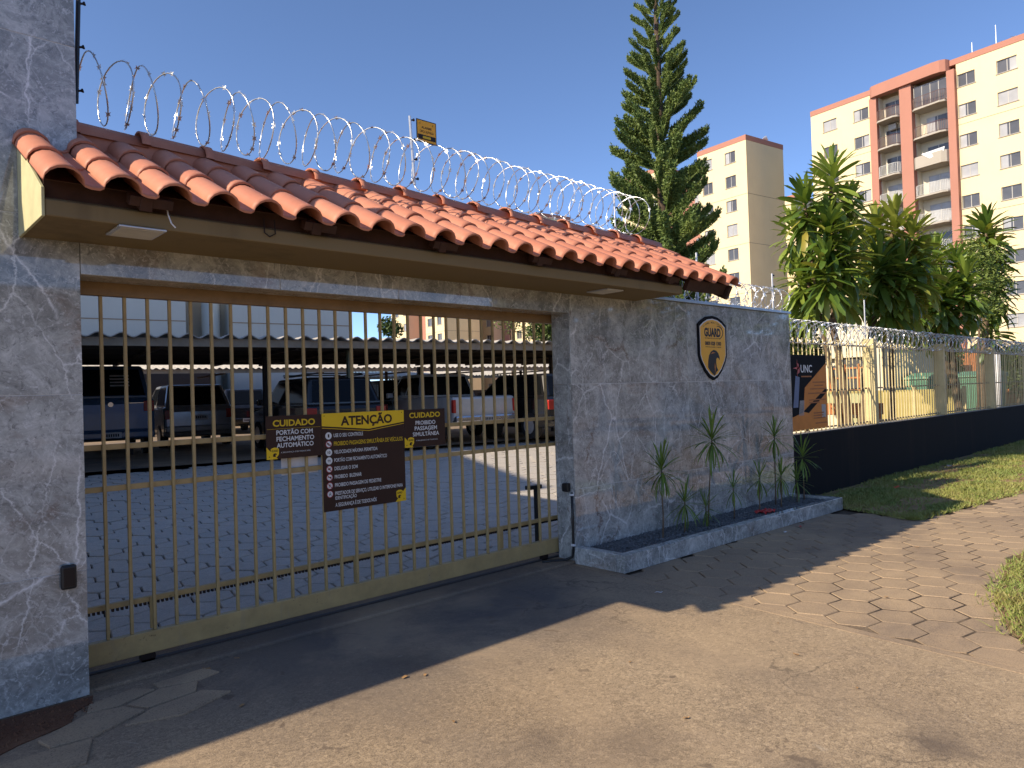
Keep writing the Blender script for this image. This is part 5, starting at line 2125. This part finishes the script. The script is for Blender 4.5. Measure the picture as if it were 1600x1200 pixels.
d1 = 13.6
b1 = spot_z(1325, d1, 0.1)
broad_tree('tallest strap leaved tree, its crown against the large apartment block', b1,
           hd([(1300, 268, 0, 1.15, 1.1), (1258, 305, -0.3, 1.0, 1), (1325, 318, 0.4, 1.0, 1), (1292, 345, -0.5, 1.05, 1.2), (1248, 418, 0.2, 0.9, 1), (1322, 378, -0.3, 1.05, 1.1), (1270, 372, 0.5, 1.0, 1), (1288, 405, -0.6, 1.05, 1.2), (1262, 448, 0.3, 1.0, 1.0), (1318, 430, 0.5, 1.0, 1.0), (1240, 350, 0.3, 0.9, .8)], d1),
           [([spot_z(1330, d1, 0.05), spot(1318, 600, d1), spot(1304, 520, d1), spot(1298, 440, d1), spot(1300, 275, d1)], 0.085, 0.04),
            ([spot_z(1322, d1+.2, 0.05), spot(1300, 590, d1+.2), spot(1283, 500, d1+.2), spot(1262, 440, d1+.2)], 0.06, 0.035),
            ([spot(1304, 520, d1), spot(1270, 430, d1), spot(1256, 310, d1-.3)], 0.05, 0.03),
            ([spot(1300, 450, d1), spot(1325, 400, d1), spot(1325, 325, d1+.4)], 0.05, 0.03)], 0.60, 38, 0.5)
d2 = 15.0
broad_tree('dark strap leaved tree in the middle of the group behind the fence', spot_z(1385, d2, 0.1),
           hd([(1398, 342, 0, 1.1, 1.1), (1368, 350, 0.4, 1.0, 1), (1425, 365, -0.2, 1.0, 1), (1375, 400, -0.5, 1.05, 1.1), (1412, 410, -0.5, 1.05, 1.1), (1350, 430, 0.3, 1.0, 1), (1440, 405, 0.2, 1.0, 1), (1388, 445, -0.3, 1.05, 1.1), (1422, 450, 0.3, 1.05, 1), (1360, 385, 0.5, 1.0, .9)], d2),
           [([spot_z(1345, d2, 0.05), spot(1350, 600, d2), spot(1362, 520, d2), spot(1376, 450, d2), spot(1398, 350, d2)], 0.08, 0.04),
            ([spot_z(1395, d2, 0.05), spot(1392, 600, d2), spot(1396, 500, d2), spot(1415, 420, d2)], 0.075, 0.04)], 0.66, 38, 0.5)
d3 = 17.6
broad_tree('wide low strap leaved tree right of the dark one, yellowing leaves', spot_z(1480, d3, 0.1),
           hd([(1462, 392, 0, 1.05, 1.1), (1492, 405, -0.2, 1.0, 1), (1440, 430, 0.2, 1.0, 1), (1508, 430, -0.4, 1.05, 1.1), (1470, 440, -0.5, 1.05, 1.1), (1440, 475, 0, 1.0, 1), (1482, 470, -0.4, 1.05, 1.1), (1512, 462, 0.1, 0.95, 1), (1460, 485, 0.3, 1.0, 1), (1420, 480, 0.4, 1.0, .9)], d3),
           [([spot_z(1502, d3, 0.05), spot(1496, 620, d3), spot(1486, 560, d3), spot(1478, 500, d3), spot(1466, 400, d3)], 0.11, 0.05),
            ([spot(1496, 620, d3), spot(1478, 570, d3), spot(1460, 520, d3), spot(1440, 460, d3)], 0.07, 0.04)], 0.64, 38, 0.5)
d4 = 21.5
broad_tree('slim palm like tree at the right edge in front of the cream facade', spot_z(1535, d4, 0.1),
           hd([(1540, 352, 0, 1.05, 1.3), (1545, 385, 0.1, 1.0, 1.0), (1552, 425, 0, 0.95, .8), (1556, 455, 0.1, 0.85, .7), (1553, 505, 0, 0.95, .8)], d4),
           [([spot_z(1533, d4, 0.05), spot(1533, 600, d4), spot(1540, 500, d4), spot(1541, 360, d4)], 0.16, 0.05)], 0.88, 40, 0.6)


def leaf_cloud(t, blobs, n, size, mat, name='crown'):
    mb = MB()
    tot = sum(b[1]**2 for b in blobs)
    for c, r in blobs:
        c = Vector(c)
        k = int(n*r*r/tot)
        for i in range(k):
            d = Vector((random.gauss(0, 1), random.gauss(0, 1), random.gauss(0, 0.9))).normalized()
            p = c+d*r*(random.random()**0.45)
            a = Vector((random.gauss(0, 1), random.gauss(0, 1), random.gauss(0, 0.6))).normalized()
            b = a.cross(Vector((random.gauss(0, 1), random.gauss(0, 1), random.gauss(0, 1)))).normalized()
            s = size*random.uniform(0.6, 1.3)
            mb.add([p-a*s, p+b*s*0.42, p+a*s, p-b*s*0.42], [(0, 1, 2, 3)])
    return mb.build(name, mat, t, kind='stuff')


def fine_tree(label, base, blobs, n, size, mat, trunk, group=None, name='small_tree', cat='tree'):
    t = thing(name, label, cat, base, 0, group)
    for path, r0, r1 in trunk:
        mb = MB()
        mb.tube(path, [r0+(r1-r0)*i/(len(path)-1) for i in range(len(path))], 7)
        mb.build('trunk', 'bark', t, smooth=True)
    leaf_cloud(t, blobs, n, size, mat)
    return t


d5 = 20.6
fine_tree('feathery fine leaved tree in front of the slim palm like tree', spot_z(1525, d5, 0.1),
          [(spot(1520, 400, d5), 0.5), (spot(1545, 405, d5), 0.5), (spot(1555, 440, d5), 0.5), (spot(1530, 440, d5), 0.5), (spot(1512, 380, d5), 0.34), (spot(1535, 480, d5), 0.5), (spot(1560, 475, d5), 0.3)], 3400, 0.045, 'leaf_fine',
          [([spot_z(1528, d5, 0.05), spot(1528, 560, d5), spot(1532, 480, d5), spot(1535, 420, d5)], 0.05, 0.015)])
fine_tree('leafy bush over the brick wall at the right edge behind the fence', spot_z(1590, 25, 0.1),
          [(spot(1580, 565, 25), 0.65), (spot(1605, 560, 25), 0.7), (spot(1575, 590, 25), 0.5), (spot(1600, 595, 25), 0.6)], 4500, 0.07, 'leaf_bush',
          [([spot_z(1590, 25, 0.05), spot(1590, 580, 25)], 0.05, 0.02)], None, 'bush', 'bush')
fine_tree('green bush behind the right end of the marble wall', spot_z(1262, 16.5, 0.1),
          [(spot(1250, 500, 16.5), 0.5), (spot(1240, 545, 16.5), 0.5), (spot(1262, 555, 16.5), 0.45)], 3200, 0.07, 'leaf_bush',
          [([spot_z(1258, 16.5, 0.05), spot(1255, 540, 16.5)], 0.05, 0.02)], None, 'bush', 'bush')
fine_tree('brownish hedge plants at the back of the yard behind the yellow panels', spot_z(1440, 26, 0.1),
          [(spot(px, 585, 26), 0.7) for px in (1385, 1415, 1445, 1475)]+[(spot(px, 560, 27), 0.6) for px in (1400, 1440, 1480)], 6000, 0.09, 'leaf_fine',
          [([spot_z(1440, 26, 0.05), spot(1440, 590, 26)], 0.05, 0.02)], None, 'hedge', 'hedge')
fine_tree('distant green tree seen over the carport in the middle of the gate', spot_z(612, 60, 0.1),
          [(spot(606, 510, 60), 0.9), (spot(616, 515, 60), 0.8)], 900, 0.16, 'leaf_bush', [([spot_z(612, 60, 0.05), spot(612, 520, 60)], 0.12, 0.05)])
fine_tree('green tree seen over the carport at the right end of the gate', spot_z(850, 45, 0.1),
          [(spot(852, 500, 45), 1.1), (spot(840, 520, 45), 0.9), (spot(862, 520, 45), 0.9)], 2200, 0.13, 'leaf_bush', [([spot_z(850, 45, 0.05), spot(850, 530, 45)], 0.12, 0.05)])
fine_tree('bare looking thin tree in front of the pale towers through the gate bars', spot_z(800, 50, 0.1),
          [(spot(792, 500, 50), 1.0), (spot(808, 505, 50), 0.9)], 500, 0.11, 'leaf_fine', [([spot_z(800, 50, 0.05), spot(800, 520, 50), spot(803, 470, 50)], 0.1, 0.03), ([spot(800, 540, 50), spot(788, 480, 50)], 0.05, 0.02), ([spot(800, 530, 50), spot(815, 485, 50)], 0.05, 0.02)])

# ---- tall pine
def pine():
    base = (21.0, 9.99, 0.3)
    t = thing('pine_tree', 'tall dark green pine with upswept layered branches behind the canopy roof', 'tree', base)
    mb = MB()
    mb.tube([(21.0, 9.99, 0.2), (21.02, 10.0, 8), (21.0, 9.98, 14), (21.0, 9.99, 18.2)], [0.24, 0.18, 0.09, 0.02], 10)
    mb.build('trunk', 'bark_dk', t, smooth=True)
    ms = []
    for s_ in range(7):
        mb = MB()
        rs = random.Random(100+s_)
        ax = []
        for i in range(13):
            f = i/12
            ax.append(Vector((f, 0.03*sin(f*5+s_), 0.26*f**2.0+0.02)))
        mb.tube(ax, [0.018*(1-f/13)+0.004 for f in range(13)], 5)
        nb = 54
        for i in range(nb):
            f = 0.22+0.78*(i/(nb-1))
            k = f*12
            i0 = min(11, int(k))
            p = ax[i0].lerp(ax[i0+1], k-i0)
            side = 1 if i % 2 else -1
            sp_ = rs.uniform(0.0, 0.42)
            d = Vector((0.5, side*sp_, 0.86)).normalized()
            ln = (0.30-0.10*abs(f-0.6))*rs.uniform(0.75, 1.15)*(1.0 if f < 0.93 else 0.75)
            nn = 9
            for q in range(nn):
                g = 0.12+0.88*q/nn
                c = p+d*ln*g
                for rep in range(3):
                    e = (d*rs.uniform(0.3, 0.9)+Vector((rs.gauss(0, 1), rs.gauss(0, 1), rs.gauss(0, 1)))*0.6).normalized()
                    o_ = e.cross(Vector((rs.gauss(0, 1), rs.gauss(0, 1), rs.gauss(0, 1)))).normalized()*0.016
                    l_ = 0.065*(1.15-0.4*g)
                    mb.add([c-o_, c+o_, c+e*l_], [(0, 1, 2)])
        me = mb.mesh('branch')
        me.materials.append(M['needles'])
        ms.append(me)
    inv = world_of(t).inverted()
    z = 3.2
    k = 0
    while z < 17.9:
        rad = np.interp(z, [3, 5.5, 7.5, 10.6, 12.8, 15, 17.9], [1.8, 1.95, 1.85, 1.5, 1.1, 0.78, 0.28])
        nb = 8 if z < 13 else 6
        ph = random.uniform(0, 6)
        for i in range(nb):
            az = ph+2*pi*i/nb+random.gauss(0, 0.14)
            L = rad*random.uniform(0.82, 1.1)
            zz_ = z+random.uniform(-0.16, 0.16)
            el = R(9)+R(12)*(z-3)/15+random.gauss(0, 0.06)
            mx = Matrix.Translation((21.0, 9.99, zz_)) @ Matrix.Rotation(az, 4, 'Z') @ Matrix.Rotation(-el, 4, 'Y') @ Matrix.Rotation(random.gauss(0, 0.15), 4, 'X') @ Matrix.Diagonal((L, L*1.0, L*(1.0 if L > 1 else 1.0), 1))
            put('branch', ms[k % 7], t, 0, None, True, inv @ mx)
            k += 1
        z += 0.54 if z < 13 else 0.46


pine()

# ---- small spiky plants in the planter
SL = [leaf_mesh(1.0, 0.055, d, 'leaf', 'leaf_mg', 5, 0.3) for d in (0.1, 0.35, 0.7, 1.1)]
def spiky(x, y, heads, label, stem_top=None):
    t = thing('spiky_plant', label, 'plant', (x, y, 0.12), 0, 'young spiky plants in the planter')
    inv = world_of(t).inverted()
    for hx, hz, L, n in heads:
        n, L = int(n*1.5), L*1.1
        mb = MB()
        y_ = y+random.uniform(-0.01, 0.01)
        mb.tube([(x, y, 0.11), ((x*2+hx)/3+0.006, y, 0.12+(hz-0.12)*0.35), ((x+2*hx)/3, y_, 0.12+(hz-0.12)*0.7), (hx, y_, hz)], [0.009, 0.0075, 0.0065, 0.007], 6)
        mb.build('stem', 'bark', t, smooth=True)
        ph = random.uniform(0, 6)
        for i in range(n):
            f = i/(n-1)
            az = ph+i*2.39996+random.gauss(0, 0.2)
            el = R(86)-f*R(150)+random.gauss(0, 0.1)
            ll = L*random.uniform(0.75, 1.1)
            vi = min(3, int(f*2.4+random.uniform(0, 1.2)))
            p = Vector((hx, y_, hz+0.02-0.07*f))
            # leaves that would cut into the wall bend away
            if sin(az)*cos(el)*ll+y_ > -0.02:
                ll = max(0.08, (-0.03-y_)/max(0.15, sin(az)*max(0.2, cos(el))))*0.9
                ll = min(ll, L)
            put('leaf', SL[vi], t, 0, None, True, inv @ leaf_matrix(p, az, el, ll))
    return t


spiky(6.005, -0.3, [(6.03, 0.80, 0.28, 34)], 'tall spiky plant on a pale stem at the left end of the planter')
spiky(6.40, -0.29, [(6.41, 0.43, 0.24, 26)], 'short spiky plant second from the left in the planter')
spiky(6.80, -0.31, [(6.93, 1.04, 0.32, 40), (6.77, 0.33, 0.2, 22)], 'tallest spiky plant with a second low tuft below the shield emblem')
spiky(7.36, -0.3, [(7.37, 0.47, 0.2, 20)], 'small pale spiky plant between the tallest one and the red wrapper')
spiky(7.91, -0.31, [(7.93, 0.53, 0.22, 24)], 'spiky plant standing in the red wrapper')
spiky(8.40, -0.33, [(8.43, 0.50, 0.25, 26)], 'short spiky plant right of the red wrapper')
spiky(8.52, -0.2, [(8.53, 0.97, 0.27, 30)], 'tall thin spiky plant against the right end of the marble wall')
spiky(8.86, -0.31, [(8.87, 0.4, 0.22, 20)], 'low spiky plant near the right end of the planter')
spiky(9.08, -0.30, [(9.06, 0.68, 0.27, 32)], 'rightmost spiky plant, its leaves against the black wall')
mb = MB()
pts = []
for i in range(9):
    for j in range(6):
        pts.append((7.78+i*0.036, -0.46+j*0.03+0.01*sin(i), 0.125+0.028*abs(sin(i*1.9+j*2.3))+0.012*random.random()))
mb.v = pts
mb.f = [(i*6+j, i*6+j+1, (i+1)*6+j+1, (i+1)*6+j) for i in range(8) for j in range(5)]
tag(mb.build('plastic_wrapper', 'red_bag', None, kind='thing'), 'crumpled red plastic wrapper lying on the planter gravel', 'wrapper')

# ------------------------------------------------------------------ grass
def grass(name, poly_, n, h0, h1, mat, ground_mat, zg=0.0, xmax=26, pw=1.9):
    mb = MB()
    mb.add([(p[0], p[1], zg) for p in poly_], [tuple(range(len(poly_)))])
    mb.build(name+'_soil', ground_mat, None, kind='structure')
    px = np.array(poly_)
    x0_, x1_ = px[:, 0].min(), min(xmax, px[:, 0].max())
    y0_, y1_ = px[:, 1].min(), px[:, 1].max()
    pts = []
    P = [tuple(p) for p in poly_]

    def inside(x, y):
        c = False
        for i in range(len(P)):
            (xa, ya), (xb, yb) = P[i], P[i-1]
            if (ya > y) != (yb > y) and x < (xb-xa)*(y-ya)/(yb-ya)+xa:
                c = not c
        return c
    vs, fs = [], []
    k = 0
    while k < n:
        u = random.random()
        x = x0_+(x1_-x0_)*u**pw
        y = random.uniform(y0_, y1_)
        dx = random.gauss(0, 0.06)
        if not inside(x+dx*0.5, y+random.gauss(0, 0.05)):
            continue
        pat = sin(x*2.1+y*3.3)+sin(x*0.9-y*5.1+2)+0.7*sin(x*5.3+y*1.7)
        if name == 'verge_grass' and pat < -0.9 and random.random() < 0.8:
            k += 1
            continue
        a = random.uniform(0, 2*pi)
        h = random.uniform(h0, h1)*(1+0.3*max(-1, min(1, pat)))
        w = 0.003+0.0005*x
        lx, ly = random.gauss(0, h*0.7), random.gauss(0, h*0.7)
        b = len(vs)
        vs += [(x-w*cos(a), y-w*sin(a), zg), (x+w*cos(a), y+w*sin(a), zg), (x+lx, y+ly, zg+h)]
        fs.append((b, b+1, b+2))
        k += 1
    mb = MB()
    mb.v, mb.f = vs, fs
    me = mb.mesh(name)
    me.materials.append(M[mat])
    put(name, me, None, 0, None, False, None, kind='stuff')


grass('verge_grass', [(9.40, -0.02), (9.40, -0.70), (9.05, -1.60), (9.9, -1.72), (12.1, -2.02), (20, -2.9), (40, -5.2), (40, 0.1), (9.6, 0.1)], 60000, 0.018, 0.05, 'grass', 'dry_soil', 0.006)
grass('roadside_grass', [(5.35, -3.36), (6.1, -3.08), (7.5, -2.86), (14, -3.3), (30, -6), (30, -6.9), (4.55, -6.9), (4.75, -4.2), (4.98, -3.7)], 42000, 0.03, 0.085, 'grass_dry', 'dry_soil', 0.006, 9.5, 1.4)

# ------------------------------------------------------------------ small litter
def leaf_bit(x, y, z, s, mat, name, label, cat, group=None):
    mb = MB()
    a = random.uniform(0, 6)
    ca, sa = cos(a), sin(a)
    P = [(-1, 0, 0.1), (-0.3, 0.4, 0.25), (0.6, 0.3, 0.1), (1, 0, 0.35), (0.5, -0.35, 0.12), (-0.4, -0.35, 0.3)]
    mb.v = [(x+s*(p*ca-q*sa), y+s*(p*sa+q*ca), z+s*(w-0.1)) for p, q, w in P]
    mb.f = [(0, 1, 5), (1, 2, 4, 5), (2, 3, 4)]
    tag(mb.build(name, mat, None), label, cat, group)


LIT = [(2.36, -1.10, 0.03, 'leaf_litter'), (2.46, -1.16, 0.022, 'leaf_litter'), (1.55, -0.78, 0.025, 'leaf_litter'), (1.62, -0.10, 0.03, 'leaf_litter'), (1.82, -0.06, 0.02, 'leaf_litter'), (3.0, -2.55, 0.02, 'leaf_litter'), (2.2, -1.75, 0.016, 'leaf_litter'), (4.15, -2.55, 0.022, 'leaf_litter'), (4.62, -2.2, 0.014, 'leaf_litter'), (6.9, -1.35, 0.03, 'leaf_litter'), (7.6, -2.1, 0.03, 'leaf_litter'), (5.7, -2.5, 0.02, 'leaf_litter'), (3.4, -1.9, 0.014, 'leaf_litter'), (3.9, -3.0, 0.016, 'leaf_litter')]
LL = ['largest dry leaf of the pair at the shadow edge on the driveway', 'smaller dry leaf of the pair at the shadow edge on the driveway', 'dry leaf in the shade on the driveway below the left gate bars', 'dry leaf lying against the gate threshold near the tall pillar', 'second dry leaf by the threshold, a little farther from the pillar', 'dry leaf in full sun on the driveway near the lower oil stain', 'small dry leaf in the sun left of the oil stains', 'dry leaf in the sun close to the edging strip', 'tiny dry leaf just past the tip of the canopy shadow', 'dry leaf on the shaded pavers in front of the planter', 'dry leaf on the sunny pavers toward the grass', 'dry leaf on the pavers beside the edging strip', 'tiny dry leaf in the sun in the middle of the driveway', 'small dry leaf lowest on the sunny driveway']
for (x, y, s, m_), lab in zip(LIT, LL):
    leaf_bit(x, y, 0.006, s, m_, 'fallen_leaf', lab, 'leaf', 'fallen leaves')
leaf_bit(4.72, -1.16, 0.006, 0.035, 'paper', 'paper_scrap', 'white paper scrap on the edging strip in the shade', 'paper scrap')
leaf_bit(7.55, -0.80, 0.006, 0.04, 'paper', 'paper_scrap', 'white paper scrap on the pavers below the planter', 'paper scrap')
leaf_bit(7.95, -0.78, 0.006, 0.035, 'red_bag', 'plastic_scrap', 'small red scrap on the pavers below the planter', 'scrap')
leaf_bit(11.55, -0.55, 0.03, 0.10, 'red_bag', 'plastic_scrap', 'red plastic scrap on the grass at the edge of the shade', 'scrap')
leaf_bit(14.9, -0.3, 0.03, 0.12, 'poster_lite', 'plastic_scrap', 'pale plastic scrap on the grass near the black wall', 'scrap')

# ------------------------------------------------------------------ trees across the street (seen mirrored in the polished marble)
def street_tree(x, y, h, r, label):
    blobs = []
    for i in range(14):
        a = random.uniform(0, 6.28)
        q = random.random()**0.5*r
        blobs.append(((x+q*cos(a), y+q*sin(a), h+random.uniform(-0.35, 0.5)*r), r*random.uniform(0.3, 0.5)))
    fine_tree(label, (x, y, -0.1), blobs, 5200, 0.2, 'leaf_bush', [([(x, y, -0.15), (x+0.1, y, h*0.45), (x, y+0.1, h)], 0.22, 0.08)], 'trees across the street', 'street_tree')


t = thing('boundary_wall', 'unseen long wall added across the street for the marble reflections', 'wall', (30, -25, -0.1))  # unseen wall, made tall to keep sky out of the marble reflections
mb = MB()
mb.box(-10, 110, -26.2, -26, -0.16, 6.0)
mb.build('wall', 'concrete', t)
street_tree(50, -24, 6.5, 3.6, 'leafy tree across the street, fourth from the gate')
street_tree(64, -24, 6.5, 3.6, 'leafy tree across the street, fifth from the gate')
street_tree(19, -13.5, 5.2, 2.8, 'leafy tree across the street, first from the gate')
street_tree(27, -18, 6.2, 3.4, 'leafy tree across the street, second from the gate')
street_tree(38, -21, 6.0, 3.4, 'leafy tree across the street, third from the gate')
